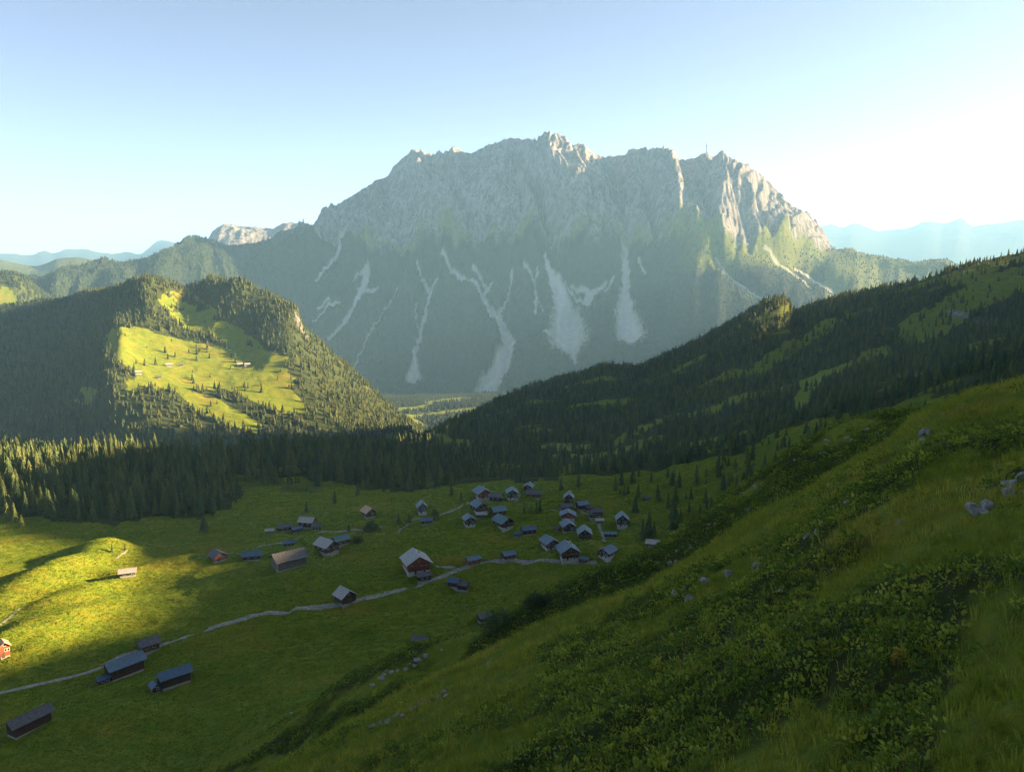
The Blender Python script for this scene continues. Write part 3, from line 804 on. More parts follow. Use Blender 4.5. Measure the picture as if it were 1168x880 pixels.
def tree_mass(name, label, trees, variants, mat, seed, wide=1.0, kind='stuff'):
    rng = np.random.default_rng(seed)
    cos_, tris_, tint_ = [], [], []
    base = 0
    vid = rng.integers(0, len(variants), len(trees))
    for k, (vs, ts) in enumerate(variants):
        tr = trees[vid == k]
        n = len(tr)
        if not n:
            continue
        a = rng.random(n) * 6.283
        wd = (tr[:, 3] * (.8 + .45 * rng.random(n)) * wide)[:, None]
        ca2, sa2 = np.cos(a)[:, None], np.sin(a)[:, None]
        vx, vy, vz = vs[:, 0][None], vs[:, 1][None], vs[:, 2][None]
        lx, ly = rng.normal(0, .018, (n, 1)), rng.normal(0, .018, (n, 1))
        px = (vx * ca2 - vy * sa2) * wd + vz * lx * tr[:, 3:4] + tr[:, 0:1]
        py = (vx * sa2 + vy * ca2) * wd + vz * ly * tr[:, 3:4] + tr[:, 1:2]
        pz = vz * tr[:, 3:4] + tr[:, 2:3] - .3
        cos_.append(np.stack([px, py, pz], -1).reshape(-1, 3))
        tris_.append((ts[None] + (np.arange(n) * len(vs))[:, None, None] + base).reshape(-1, 3))
        tint_.append(np.repeat(np.clip(.4 + .40 * rng.standard_normal(n), 0, 1), len(vs)))
        base += n * len(vs)
    me = tri_mesh(name, np.concatenate(cos_), np.concatenate(tris_), mat)
    attr(me, 'tint', np.concatenate(tint_))
    o = link(bpy.data.objects.new(name, me))
    o['kind'] = kind
    o['label'] = label
    o['category'] = 'forest'
    return o


rg = np.random.default_rng(77)
LOD_B = [spruce(5, 6, rg, .06, .19) for _ in range(5)]
LOD_C = [spruce(3, 4, rg, .02, .22) for _ in range(4)]
LOD_D = [spruce(2, 3, rg, .0, .26) for _ in range(3)]
fden = lambda s: forest[s]
allnear = sample(lambda s: forest[s] / 34 * (DD[s] < 1250) * (PX[s] < 470), (480, 1250), 12.0, 4.4, 9000, 1)
ridge_t = sample(lambda s: forest[s] / 34 * (PX[s] >= 470), (420, 1700), 8.0, 3.2, 30000, 2)
hill_t = sample(lambda s: forest[s] / 70 * (PX[s] < 520), (1350, 3400), 12.5, 4.2, 36000, 3)
vall_t = sample(lambda s: forest[s] / 90, (2900, 4650), 18, 3, 9000, 4)
mount_t = sample(lambda s: np.where(scree[s] > .15, 0, forest[s]) / 260, (4450, 7900), 15, 4, 30000, 5)

# the nearest trees that show largest are trees of their own; the others are the forest
LONE = [(233, 607, 13), (9, 594, 12), (17, 596, 13), (25, 601, 8), (811, 588, 11), (806, 585, 9), (818, 590, 12), (826, 586, 13), (798, 590, 8), (786, 584, 7), (834, 580, 10), (845, 572, 9), (762, 580, 10), (770, 575, 12), (752, 572, 8),
        (728, 568, 10), (712, 566, 9), (733, 616, 12), (740, 612, 14), (746, 614, 10), (598, 585, 7), (606, 586, 6), (612, 585, 8), (616, 584, 9), (455, 598, 7), (467, 597, 6), (884, 530, 9), (872, 535, 11), (857, 545, 9), (922, 500, 10), (900, 512, 9),
        (128, 630, 5), (143, 628, 4), (515, 566, 9), (526, 572, 8), (640, 560, 10), (660, 556, 11), (350, 585, 8), (382, 575, 9), (408, 566, 10), (702, 560, 11), (788, 570, 9), (840, 556, 9), (398, 606, 5)]
lone = []
for px, py, h in LONE:
    x, y, z = spot(px, py, 180)
    lone.append((x, y, z, h))
lone = np.array(lone)
cand = np.concatenate([allnear, ridge_t])
cx_, cy_ = project(cand[:, 0], cand[:, 1], cand[:, 2] + cand[:, 3] * .6)
show = np.where((cx_ > 2) & (cx_ < 1166) & (cy_ < 878), cand[:, 3] / np.hypot(cand[:, 0], cand[:, 1]), 0)
u_, d_ = np.arctan2(cand[:, 0], cand[:, 1]), np.hypot(cand[:, 0], cand[:, 1])
ti = np.clip(np.searchsorted(V, np.log(d_)) - 2, 0, NV - 1)
tj = np.clip(np.searchsorted(U, u_), 0, NU - 1)
seen = (cand[:, 2] + cand[:, 3] * .45) / d_ > RUN[ti, tj]
show = np.where(seen, show, 0)
pick = np.argsort(-show)[:248]
mask = np.zeros(len(cand), bool)
mask[pick] = True
indiv = cand[mask]
nb = len(allnear)
tree_mass('forest', 'dense dark spruce forest in a belt behind the meadow on the left', cand[:nb][~mask[:nb]], LOD_B, M_NEEDLE, 21)
tree_mass('forest', 'shaded spruce forest covering the long ridge on the right', cand[nb:][~mask[nb:]], LOD_B, M_NEEDLE, 22)
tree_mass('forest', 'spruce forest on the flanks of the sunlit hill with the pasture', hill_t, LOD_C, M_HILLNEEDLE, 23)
tree_mass('forest', 'distant woods on the flat valley floor below the great mountain', vall_t, LOD_C, M_FARSHADE_NEEDLE, 24)
tree_mass('forest', 'hazy forest on the lower spurs of the great rocky mountain', mount_t, LOD_D, M_FARSHADE_NEEDLE, 25)

CROWNS = []
for k in range(7):
    vs, ts = spruce(9, 8, rg, .09, [.17, .20, .22, .16, .19, .24, .15][k], .5)
    me = tri_mesh('crown', vs, ts, M_NEEDLE)
    attr(me, 'tint', np.full(len(vs), [.2, .5, .35, .65, .3, .8, .1][k]))
    CROWNS.append(me)


def ring_tube(path, radii, n=7):
    """tapered round tube along a path of points -> verts, quads as tri pairs"""
    vs, ts = [], []
    for (x, y, z), r in zip(path, radii):
        for q in range(n):
            a = 2 * math.pi * q / n
            vs.append((x + r * math.cos(a), y + r * math.sin(a), z))
    for k in range(len(path) - 1):
        for q in range(n):
            a, b = k * n + q, k * n + (q + 1) % n
            ts += [(a, b, b + n), (a, b + n, a + n)]
    return np.array(vs), np.array(ts)


tv, tt = ring_tube([(0, 0, -.06), (0, 0, 0), (.002, 0, .3), (0, .002, .93)], [.024, .018, .013, .003])
TRUNK = tri_mesh('trunk', tv, tt, M_BARK)


def make_tree(x, y, z, h, label, group=None, wide=1.):
    e = link(bpy.data.objects.new('spruce_tree', None))
    e.empty_display_size = .5
    e.location, e.rotation_euler, e.scale = (x, y, z), (0, 0, random.random() * 6.28), (h * wide, h * wide, h)
    e['label'], e['category'] = label, 'tree'
    if group:
        e['group'] = group
    link(bpy.data.objects.new('crown', random.choice(CROWNS)), e)
    link(bpy.data.objects.new('trunk', TRUNK), e)
    return e


for x, y, z, h in indiv:
    px, py = project(x, y, z)
    if px < 255:
        lb, g = 'dark spruce in the forest belt at the upper edge of the left meadow', 'spruces of the left forest belt'
    elif px < 470:
        lb, g = 'dark spruce at the lower forest edge above the left group of huts', 'spruces above the left huts'
    elif px < 700:
        lb, g = 'dark spruce at the foot of the wooded slope behind the village', 'spruces behind the village'
    else:
        lb, g = 'small shaded spruce on the scrubby slope behind the rocky spur', 'spruces on the scrubby slope'
    make_tree(x, y, z, h, lb, g)
LONE_L = {0: 'single dark spruce standing alone on the grass below the left forest belt', 1: 'leftmost sunlit yellow-green spruce at the left picture edge beside the forest belt', 2: 'taller sunlit spruce, second from the left picture edge, at the meadow border',
          3: 'short sunlit bushy spruce to the right of the pair at the left edge', 19: 'tall spruce right behind the grey roofed hut at the rim of the rocky spur', 20: 'short spruce right of the tall one behind the grey hut at the spur',
          18: 'slim spruce left of the tall one behind the grey hut at the spur', 32: 'tiny sunlit spruce on the crest of the left grassy mound', 31: 'lower of two tiny spruces on the crest of the left grassy mound',
          24: 'small dark spruce right below the gabled cottage at the left end of the village', 25: 'small round spruce beside the low hut at the left end of the village', 43: 'small dark spruce right of the two joined white roofed houses'}
for k, (x, y, z, h) in enumerate(lone):
    px, py, _ = LONE[k]
    if k in LONE_L:
        make_tree(x, y, z, h, LONE_L[k])
    elif 20 < k < 25 or px in (598, 606, 612, 616):
        make_tree(x, y, z, h, 'small dark spruce in the short row below the upper village houses', 'spruces in the short row below the upper houses')
    elif px < 470:
        make_tree(x, y, z, h, 'scattered spruce on the open grass between the left forest and the huts', 'scattered spruces left of the village')
    elif px < 735:
        make_tree(x, y, z, h, 'scattered spruce on the grass just behind the upper village houses', 'scattered spruces behind the village')
    else:
        make_tree(x, y, z, h, 'dark spruce in the open group behind the rocky spur right of the village', 'spruces in the open group behind the spur')
# ------------------------------------------------------------------ grass, heath and rocks of the near slope
M_GRASS = leaf_material('grass_blades', (.17, .215, .02), (.36, .33, .05), .8, .45)
M_STRAW = leaf_material('dry_grass_blades', (.15, .12, .045), (.24, .19, .085), .8, .3)
M_LEAF = leaf_material('heath_leaves', (.080, .145, .018), (.34, .37, .04), .6, .4)


def tuft(rng, blades, spread, lean, wid):
    vs, ts = [], []
    for k in range(blades):
        a, r = rng.random() * 6.283, spread * math.sqrt(rng.random())
        bx, by = r * math.cos(a), r * math.sin(a)
        la = a + rng.normal(0, .9)
        ln = lean * (.3 + rng.random())
        h = .55 + .5 * rng.random()
        wv = wid * (.6 + .8 * rng.random())
        fa = rng.random() * 3.14
        wx_, wy_ = wv * math.cos(fa), wv * math.sin(fa)
        mx_, my_ = bx + ln * .35 * math.cos(la), by + ln * .35 * math.sin(la)
        tx_, ty_ = bx + ln * math.cos(la), by + ln * math.sin(la)
        b = len(vs)
        vs += [(bx - wx_, by - wy_, -.06), (bx + wx_, by + wy_, -.06), (mx_ + wx_ * .8, my_ + wy_ * .8, h * .6), (mx_ - wx_ * .8, my_ - wy_ * .8, h * .6), (tx_, ty_, h * (1 - .25 * ln))]
        ts += [(b, b + 1, b + 2), (b, b + 2, b + 3), (b + 3, b + 2, b + 4)]
    return np.array(vs), np.array(ts)


def rosette(rng, leaves):
    """little mound of leafy shoots, radius about 1"""
    vs, ts = [], []
    for k in range(leaves):
        el = math.asin(.05 + .95 * rng.random())
        a = rng.random() * 6.283
        d = np.array([math.cos(a) * math.cos(el), math.sin(a) * math.cos(el), math.sin(el)])
        p = d * (.65 + .35 * rng.random()) * np.array([1, 1, .8])
        ax = d + rng.normal(0, .55, 3)
        ax /= np.linalg.norm(ax)
        sd = np.cross(ax, rng.normal(0, 1, 3))
        sd /= np.linalg.norm(sd)
        L, wv = .46 * (.7 + .6 * rng.random()), .16
        b = len(vs)
        vs += [p, p + ax * L * .5 + sd * wv, p + ax * L, p + ax * L * .5 - sd * wv]
        ts += [(b, b + 1, b + 2), (b, b + 2, b + 3)]
    return np.array(vs), np.array(ts)


def cover_sample(dens, dmax, cap, seed, dmin=6.):
    rng = np.random.default_rng(seed)
    r_ = rows(dmin, dmax)
    j0, j1 = np.searchsorted(U, [math.radians(-38), math.radians(44)])
    i0, i1 = r_.start, r_.stop
    sl = (slice(i0, i1), slice(j0, j1))
    dd = DD[sl]
    area = (D[i0 + 1:i1 + 1] - D[i0:i1])[:, None] * dd * (U[j0 + 1:j1 + 1] - U[j0:j1])[None, :]
    vis = (TT[sl] + 1.0 / dd >= RUN[i0:i1, j0:j1]) & (PY[sl] < 1080) & (PX[sl] > -120) & (PX[sl] < 1430)
    lam = dens(sl) * area * vis
    tot = lam.sum()
    if tot > cap:
        lam *= cap / tot
    cnt = rng.poisson(lam)
    ii, jj = np.nonzero(cnt)
    rep = cnt[ii, jj]
    ii, jj = np.repeat(ii, rep) + i0, np.repeat(jj, rep) + j0
    d = D[ii] + rng.random(len(ii)) * (D[ii + 1] - D[ii])
    u = U[jj] + rng.random(len(jj)) * (U[jj + 1] - U[jj])
    x, y = d * np.sin(u), d * np.cos(u)
    print('cover', len(x), 'of', int(tot))
    return x, y, zat(x, y), d, dry[ii, jj], heath[ii, jj]


def scatter(name, label, x, y, z, size, high, tint, variants, mat, seed):
    rng = np.random.default_rng(seed)
    vid = rng.integers(0, len(variants), len(x))
    cs, tr, tn = [], [], []
    base = 0
    for k, (vs, ts) in enumerate(variants):
        m = vid == k
        n = int(m.sum())
        if not n:
            continue
        a = rng.random(n) * 6.283
        c, s = np.cos(a)[:, None], np.sin(a)[:, None]
        sz, hh = size[m][:, None], high[m][:, None]
        vx, vy, vz = vs[:, 0][None], vs[:, 1][None], vs[:, 2][None]
        cs.append(np.stack([(vx * c - vy * s) * sz + x[m][:, None] - .06 * vz * hh, (vx * s + vy * c) * sz + y[m][:, None], vz * hh + z[m][:, None]], -1).reshape(-1, 3))
        tr.append((ts[None] + (np.arange(n) * len(vs))[:, None, None] + base).reshape(-1, 3))
        tn.append(np.repeat(tint[m], len(vs)))
        base += n * len(vs)
    me = tri_mesh(name, np.concatenate(cs), np.concatenate(tr), mat)
    attr(me, 'tint', np.concatenate(tn))
    o = link(bpy.data.objects.new(name, me))
    o['kind'], o['label'], o['category'] = 'stuff', label, name.replace('_', ' ')
    return o


rv = np.random.default_rng(501)
TUFTS = [tuft(rv, 11, .55, .75, .035) for _ in range(8)]
STALKS = [tuft(rv, 4, .4, .45, .016) for _ in range(4)]
ROSES = [rosette(rv, 15) for _ in range(7)]
patch = lambda s: fbm(X[s] / 5, Y[s] / 5, 3, 201)
x, y, z, d, dr, he = cover_sample(lambda s: np.clip(240 / DD[s], 1.2, 22) * (1 - np.where(DD[s] > 96, .95, .8) * heath[s]) * (1 + .9 * patch(s)) * np.where(DD[s] > 96, .6, 1), 170, 135000, 301)
sz = np.clip(.20 + d * .0042, .2, .62)
tn = np.clip(.35 + .9 * (dr - .3) + .30 * rv.standard_normal(len(x)) + .45 * fbm(x / 4, y / 6, 2, 203), 0, 1)
scatter('grass', 'tall green mountain grass on the near slope', x, y, z, sz, np.clip(.32 + d * .003, .3, .62) * (.6 + .8 * rv.random(len(x))), tn, TUFTS, M_GRASS, 311)
x, y, z, d, dr, he = cover_sample(lambda s: np.clip(60 / DD[s], .4, 5) * dry[s] * (1 - .6 * heath[s]) * (DD[s] < 96), 96, 16000, 302)
scatter('dry_grass', 'straw coloured dry grass stalks on the near slope', x, y, z, np.clip(.2 + d * .003, .2, .5), np.clip(.34 + d * .002, .3, .6) * (.7 + .6 * rv.random(len(x))), rv.random(len(x)), STALKS, M_STRAW, 312)
x, y, z, d, dr, he = cover_sample(lambda s: np.clip(330 / DD[s], 1.4, 20) * heath[s] * (1 + .6 * patch(s)), 190, 105000, 303)
sz = np.clip(.16 + d * .0032, .15, .55) * (.6 + .8 * rv.random(len(x)))
tn = np.clip(.30 + .38 * rv.standard_normal(len(x)) + .7 * fbm(x / 2.5, y / 2.5, 3, 207) - .25 * (d > 98), 0, 1)
scatter('heath', 'dark green leafy dwarf shrubs covering the near slope', x, y, z, sz, sz * (.9 + .5 * rv.random(len(x))), tn, ROSES, M_LEAF, 313)

# grass of the meadow below: coarse tufts, they stand up into the low sun
MTUFT = []
for _ in range(8):
    vs, ts = [], []
    for k in range(6):
        a, r, fa = rv.random() * 6.283, .9 * math.sqrt(rv.random()), rv.random() * 3.14
        bx, by, wv = r * math.cos(a), r * math.sin(a), .13 + .12 * rv.random()
        b = len(vs)
        vs += [(bx - wv * math.cos(fa), by - wv * math.sin(fa), -.1), (bx + wv * math.cos(fa), by + wv * math.sin(fa), -.1), (bx + rv.normal(0, .22), by + rv.normal(0, .22), .6 + .5 * rv.random())]
        ts.append((b, b + 1, b + 2))
    MTUFT.append((np.array(vs), np.array(ts)))
M_MEADOW = leaf_material('meadow_grass', (.125, .205, .016), (.295, .285, .022), .8, .4)
x, y, z, d, dr, he = cover_sample(lambda s: np.clip(1.5 * (330 / DD[s]) ** 1.2, .3, 1.6) * (forest[s] < .3) * sstep(175, 230, DD[s]) * sstep(740, 640, DD[s]) * (1 + .5 * fbm(X[s] / 16, Y[s] / 9, 3, 211)), 760, 240000, 304, 165.)
tn = np.clip(.25 + .55 * (dr - .2) + .16 * rv.standard_normal(len(x)) + .45 * fbm(x / 40, y / 18, 3, 213), 0, 1)
scatter('meadow_grass', 'short rough grass of the broad meadow around the village', x, y, z, np.full(len(x), .9), (.30 + .14 * rv.random(len(x))) * np.clip(d / 400, .7, 1.3), tn, MTUFT, M_MEADOW, 314)

# rocks ------------------------------------------------------------------------------------------------------
m_ = NT('limestone')
p_ = m_.obj()
a_ = m_.noise(3.5, p_, 8, .7)
b_ = m_.noise(14, m_.obj((1, 1, 2.2)), 6, .7)
c_ = m_.mix(m_.ramp(a_, .35, .7), (.18, .178, .17), (.37, .365, .35))
c_ = m_.mix(m_.ramp(b_, .58, .75), c_, (.12, .12, .10))
M_ROCK = m_.bsdf(c_, .9, .2, m_.bump(b_, .06, .8))
import bmesh


def boulder_mesh(seed, sx, sy, sz, sub=3):
    rng = np.random.default_rng(seed)
    bm = bmesh.new()
    bmesh.ops.create_icosphere(bm, subdivisions=sub, radius=1)
    planes = [(v / np.linalg.norm(v), .42 + .36 * rng.random()) for v in rng.normal(0, 1, (11, 3))]
    for v in bm.verts:
        p = np.array(v.co)
        for n, dd_ in planes:
            k = p @ n
            if k > dd_:
                p = p - n * (k - dd_) * .92
        q = float(fbm(np.array([p[0] * 2.1 + seed]), np.array([p[1] * 2.1 + p[2] * 1.7]), 3, 3)[0])
        p = p * (1 + .16 * q)
        v.co = (p[0] * sx, p[1] * sy, p[2] * sz)
    me = bpy.data.meshes.new('boulder')
    bm.to_mesh(me)
    bm.free()
    me.materials.append(M_ROCK)
    return me


def boulder(px, py, wpx, hpx, label, group=None, seed=0, sink=.5, dmin=9., name='boulder'):
    x, y, z = spot(px, py + hpx * .5, dmin, 260)
    dist = math.sqrt(x * x + y * y + z * z)
    w_, h_ = wpx * dist / F0, hpx * dist / F0
    o = link(bpy.data.objects.new(name, boulder_mesh(seed + int(px * 7 + py), w_ * .52, w_ * .45, h_ * .62)))
    o.location = (x, y, z + h_ * (.5 - sink))
    o.rotation_euler = (random.uniform(-.2, .2), random.uniform(-.2, .2), random.uniform(-.5, .5))
    o['label'], o['category'] = label, 'rock'
    if group:
        o['group'] = group


for a in [(1112, 577, 17, 13, 'pale limestone boulder, left half of the low bright outcrop at the right edge'), (1124, 572, 12, 14, 'upright pale rock joined to the right of the low bright outcrop'), (1123, 581, 9, 8, 'small pale rock below the upright one in the bright outcrop'),
          (1152, 549, 18, 7, 'flat pale slab lying above another slab near the right edge'), (1150, 560, 15, 8, 'bluish flat slab just under the longer slab near the right edge'), (1164, 541, 9, 11, 'pale rock cut by the right picture edge above the flat slabs'),
          (1140, 530, 7, 4, 'small pale stone alone up the slope left of the slabs at the right edge'), (1164, 482, 8, 6, 'small pale rock at the right edge high on the near slope'), (1052, 492, 9, 9, 'pale greenish rock just under the crest, leftmost of the two'),
          (1060, 491, 7, 6, 'pale rock just under the crest, right of the taller one'), (1050, 502, 7, 9, 'pale rock standing lowest under the pair at the crest'), (966, 571, 9, 5, 'grey stone in the grass below the crest of the near slope'),
          (1026, 593, 6, 5, 'small white stone alone in the grass right of the slope middle'), (920, 609, 10, 6, 'grey stone in the heath, left of two on the middle slope'), (932, 604, 8, 7, 'grey stone in the heath, right of two on the middle slope'),
          (769, 675, 8, 7, 'white rock, left of the bright pair in the grass of the near slope'), (785, 679, 11, 9, 'largest white rock of the bright pair in the grass of the near slope'), (780, 668, 5, 4, 'small stone above the bright pair in the grass'),
          (805, 661, 16, 5, 'long low pale stone in the grass right above the bright pair'), (831, 652, 12, 8, 'grey rock between the low stone and the upright one on the near slope'), (864, 644, 10, 9, 'pale green tinted rock upright in the grass of the near slope'),
          (891, 672, 8, 4, 'low pale stone beside the edge of the dark heath'), (665, 832, 4, 4, 'tiny white stone low in the dark heath'), (560, 755, 8, 5, 'pale stone under the lower crest line of the near slope'), (332, 812, 4, 3, 'tiny pale stone in the meadow left of the stone band')]:
    boulder(a[0], a[1], a[2] * 1.15, a[3] * 1.2, a[4], sink=.3)
rr = random.Random(4)
for k in range(22):                                   # the broken band of white stones low on the slope
    t = k / 21
    px, py = 424 + 86 * t + rr.uniform(-3, 3), 829 - 41 * t + rr.uniform(-2.5, 2.5)
    if .42 < t < .52:
        continue
    boulder(px, py, rr.uniform(3, 8), rr.uniform(2.5, 5), 'whitish stone in the broken band of stones low on the near slope', 'stones of the white band', k, .22)
for k in range(26):                                   # dark outcrop of the second spur
    t = rr.random()
    px = 800 + 215 * t
    py = np.interp(px, [791, 840, 901, 925, 966, 1032], [603, 562, 520, 505, 487, 476]) + rr.uniform(4, 30) * (1 - .45 * t)
    boulder(px, py, rr.uniform(3, 8), rr.uniform(3, 6), 'grey rock among dark heath on the flank of the second spur', 'rocks on the dark flank of the second spur', k, .55, 98)
for k in range(14):
    px = 425 + 90 * rr.random()
    py = np.interp(px, [402, 475, 550], [776, 742, 720]) + rr.uniform(2, 16)
    boulder(px, py, rr.uniform(3, 9), rr.uniform(3, 7), 'mossy grey rock at the left foot of the second spur', 'mossy rocks at the foot of the second spur', k, .55, 98)
for k in range(10):
    px = 745 + 55 * rr.random()
    py = np.interp(px, [740, 800], [640, 603]) + rr.uniform(4, 18)
    boulder(px, py, rr.uniform(3, 8), rr.uniform(3, 6), 'small grey rock in heath where the second spur dips', 'small rocks in the dip of the second spur', k, .55, 98)


def bush(px, py, wpx, hpx, label, dmin, mat, lo, name='bush', n=260):
    """low rounded bush: stems under a crown of leafy shoots"""
    x, y, z = spot(px, py + hpx * .5, dmin)
    dist = math.sqrt(x * x + y * y + z * z)
    w_, h_ = wpx * dist / F0 * .5, hpx * dist / F0
    e = link(bpy.data.objects.new(name, None))
    e.location = (x, y, z - .1)
    e['label'], e['category'] = label, 'bush'
    rng = np.random.default_rng(int(px * 3 + py))
    cs, ts, b = [], [], 0
    for k in range(n):
        a, el = rng.random() * 6.283, math.asin(rng.random())
        r = (.45 + .55 * rng.random() ** .5) * (1 + .18 * math.sin(3 * a + px))
        c = np.array([math.cos(a) * math.cos(el) * r * w_, math.sin(a) * math.cos(el) * r * w_ * .8, math.sin(el) * r * h_ * .92 + .05])
        vs, tr = ROSES[k % len(ROSES)]
        s = max(w_ * .16, .12) * (.7 + .6 * rng.random())
        cs.append(vs * s + c)
        ts.append(tr + b)
        b += len(vs)
    me = tri_mesh('foliage', np.concatenate(cs), np.concatenate(ts), mat)
    attr(me, 'tint', np.clip(lo + .2 * rng.standard_normal(b), 0, 1))
    link(bpy.data.objects.new('foliage', me), e)
    st, tr, b = [], [], 0
    for k in range(5):
        a = k * 1.26 + rng.random()
        v, t = ring_tube([(0, 0, -.2), (math.cos(a) * w_ * .25, math.sin(a) * w_ * .25, h_ * .35), (math.cos(a) * w_ * .55, math.sin(a) * w_ * .5, h_ * .7)], [.09, .06, .02], 5)
        st.append(v); tr.append(t + b); b += len(v)
    link(bpy.data.objects.new('stem', tri_mesh('stem', np.concatenate(st), np.concatenate(tr), M_BARK)), e)


bush(569, 709, 40, 25, 'large dark mountain pine bush on the edge of the second spur', 100, M_NEEDLE, .05)
bush(612, 684, 34, 14, 'low dark bush right of the pine on the edge of the second spur', 100, M_NEEDLE, .1)
bush(424, 600, 18, 13, 'big dark round bush in front of the cottage with the orange gable', 180, M_NEEDLE, .25)
bush(408, 614, 12, 10, 'dark round bush right of the two joined houses', 180, M_NEEDLE, .2)
bush(496, 586, 11, 13, 'dark upright bush right of the small gabled cottage', 180, M_NEEDLE, .15)
bush(722, 595, 6, 7, 'small pale green bush right of the gabled chalet on the slope', 180, M_LEAF, .9)
bush(1024, 748, 5, 20, 'yellow flowering herb tuft beside the dark heath at lower right', 9, leaf_material('yellow_blossom', (.30, .24, .03), (.45, .38, .05), .7, .3), .4, 'herb', 26)
# ------------------------------------------------------------------ houses, paths, fence, mast
def plank_mat(name, a, b, sc=(1, 1, 1), freq=2.2):
    m = NT(name)
    wv = m.n('ShaderNodeTexWave', {'Vector': m.obj(sc), 'Scale': freq, 'Distortion': .6, 'Detail': 2}, bands_direction='Z').outputs['Fac']
    n = m.noise(1.4, m.obj(), 5, .65)
    c = m.mix(m.ramp(n, .3, .7), a, b)
    c = m.mix(m.ramp(wv, .0, .18), tuple(v * .5 for v in a), c)
    return m.bsdf(c, .85, .2, m.bump(wv, .03, .6))


def roof_mat(name, a, b, rough, freq):
    m = NT(name)
    wv = m.n('ShaderNodeTexWave', {'Vector': m.obj(), 'Scale': freq, 'Distortion': .25, 'Detail': 1}, bands_direction='Y').outputs['Fac']
    n = m.noise(.9, m.obj((1, 1, 1)), 6, .7)
    c = m.mix(m.ramp(n, .32, .72), a, b)
    c = m.mix(m.ramp(wv, .0, .2), tuple(v * .6 for v in a), c)
    return m.bsdf(c, rough, .45, m.bump(wv, .04, .5))


def plaster_mat(name, a):
    m = NT(name)
    n = m.noise(1.1, m.obj(), 5, .7)
    return m.bsdf(m.mix(m.ramp(n, .35, .75), tuple(v * .72 for v in a), a), .9, .2)


WALLS = {'dark': plank_mat('dark_timber', (.055, .036, .026), (.10, .066, .045)), 'brown': plank_mat('brown_timber', (.11, .062, .036), (.19, .11, .062)),
         'red': plank_mat('red_timber', (.22, .068, .036), (.32, .10, .055)), 'grey': plank_mat('weathered_timber', (.11, .10, .092), (.19, .175, .16))}
ROOFS = {'metal': roof_mat('grey_metal_roof', (.065, .110, .15), (.115, .175, .225), .5, 1.4), 'blue': roof_mat('blue_metal_roof', (.045, .085, .14), (.075, .13, .19), .5, 1.4),
         'pale': roof_mat('pale_roof', (.27, .26, .25), (.38, .365, .35), .6, 1.2), 'shingle': roof_mat('grey_shingle_roof', (.075, .073, .075), (.14, .135, .135), .85, 2.6),
         'rust': roof_mat('orange_tin_roof', (.42, .25, .14), (.55, .38, .25), .7, 1.4), 'teal': roof_mat('green_grey_roof', (.06, .12, .13), (.10, .18, .19), .5, 1.4)}
M_PLASTER = plaster_mat('white_plaster', (.50, .49, .47))
M_STONE = plaster_mat('stone_base', (.36, .34, .31))
M_FRAME = plaster_mat('window_frame', (.75, .74, .70))
M_PANE = NT('window_pane').bsdf((.02, .025, .03), .08, .6)
M_DOOR = plank_mat('door_boards', (.09, .05, .03), (.14, .08, .045), (1, 1, 1), 3)
M_WOODPALE = plank_mat('pale_wood', (.26, .20, .14), (.36, .28, .2), (1, 1, 1), 1)


def boxes(name, bl, mat, parent, rot=None):
    """axis boxes (x0,x1,y0,y1,z0,z1) as one mesh, lightly bevelled"""
    bm = bmesh.new()
    for x0, x1, y0, y1, z0, z1 in bl:
        r = bmesh.ops.create_cube(bm, size=1)
        for v in r['verts']:
            v.co = (x0 + (v.co.x + .5) * (x1 - x0), y0 + (v.co.y + .5) * (y1 - y0), z0 + (v.co.z + .5) * (z1 - z0))
    bmesh.ops.bevel(bm, geom=bm.edges[:], offset=.015, segments=1, affect='EDGES')
    me = bpy.data.meshes.new(name)
    bm.to_mesh(me)
    bm.free()
    me.materials.append(mat)
    return link(bpy.data.objects.new(name, me), parent)


def prism(name, outline, y0, y1, mat, parent):
    """closed outline in x,z pushed from y0 to y1"""
    n = len(outline)
    vs = [(x, y0, z) for x, z in outline] + [(x, y1, z) for x, z in outline]
    me = bpy.data.meshes.new(name)
    me.from_pydata(vs, [], [tuple(range(n)), tuple(reversed(range(n, 2 * n)))] + [(k + n, (k + 1) % n + n, (k + 1) % n, k) for k in range(n)])
    me.materials.append(mat)
    return link(bpy.data.objects.new(name, me), parent)


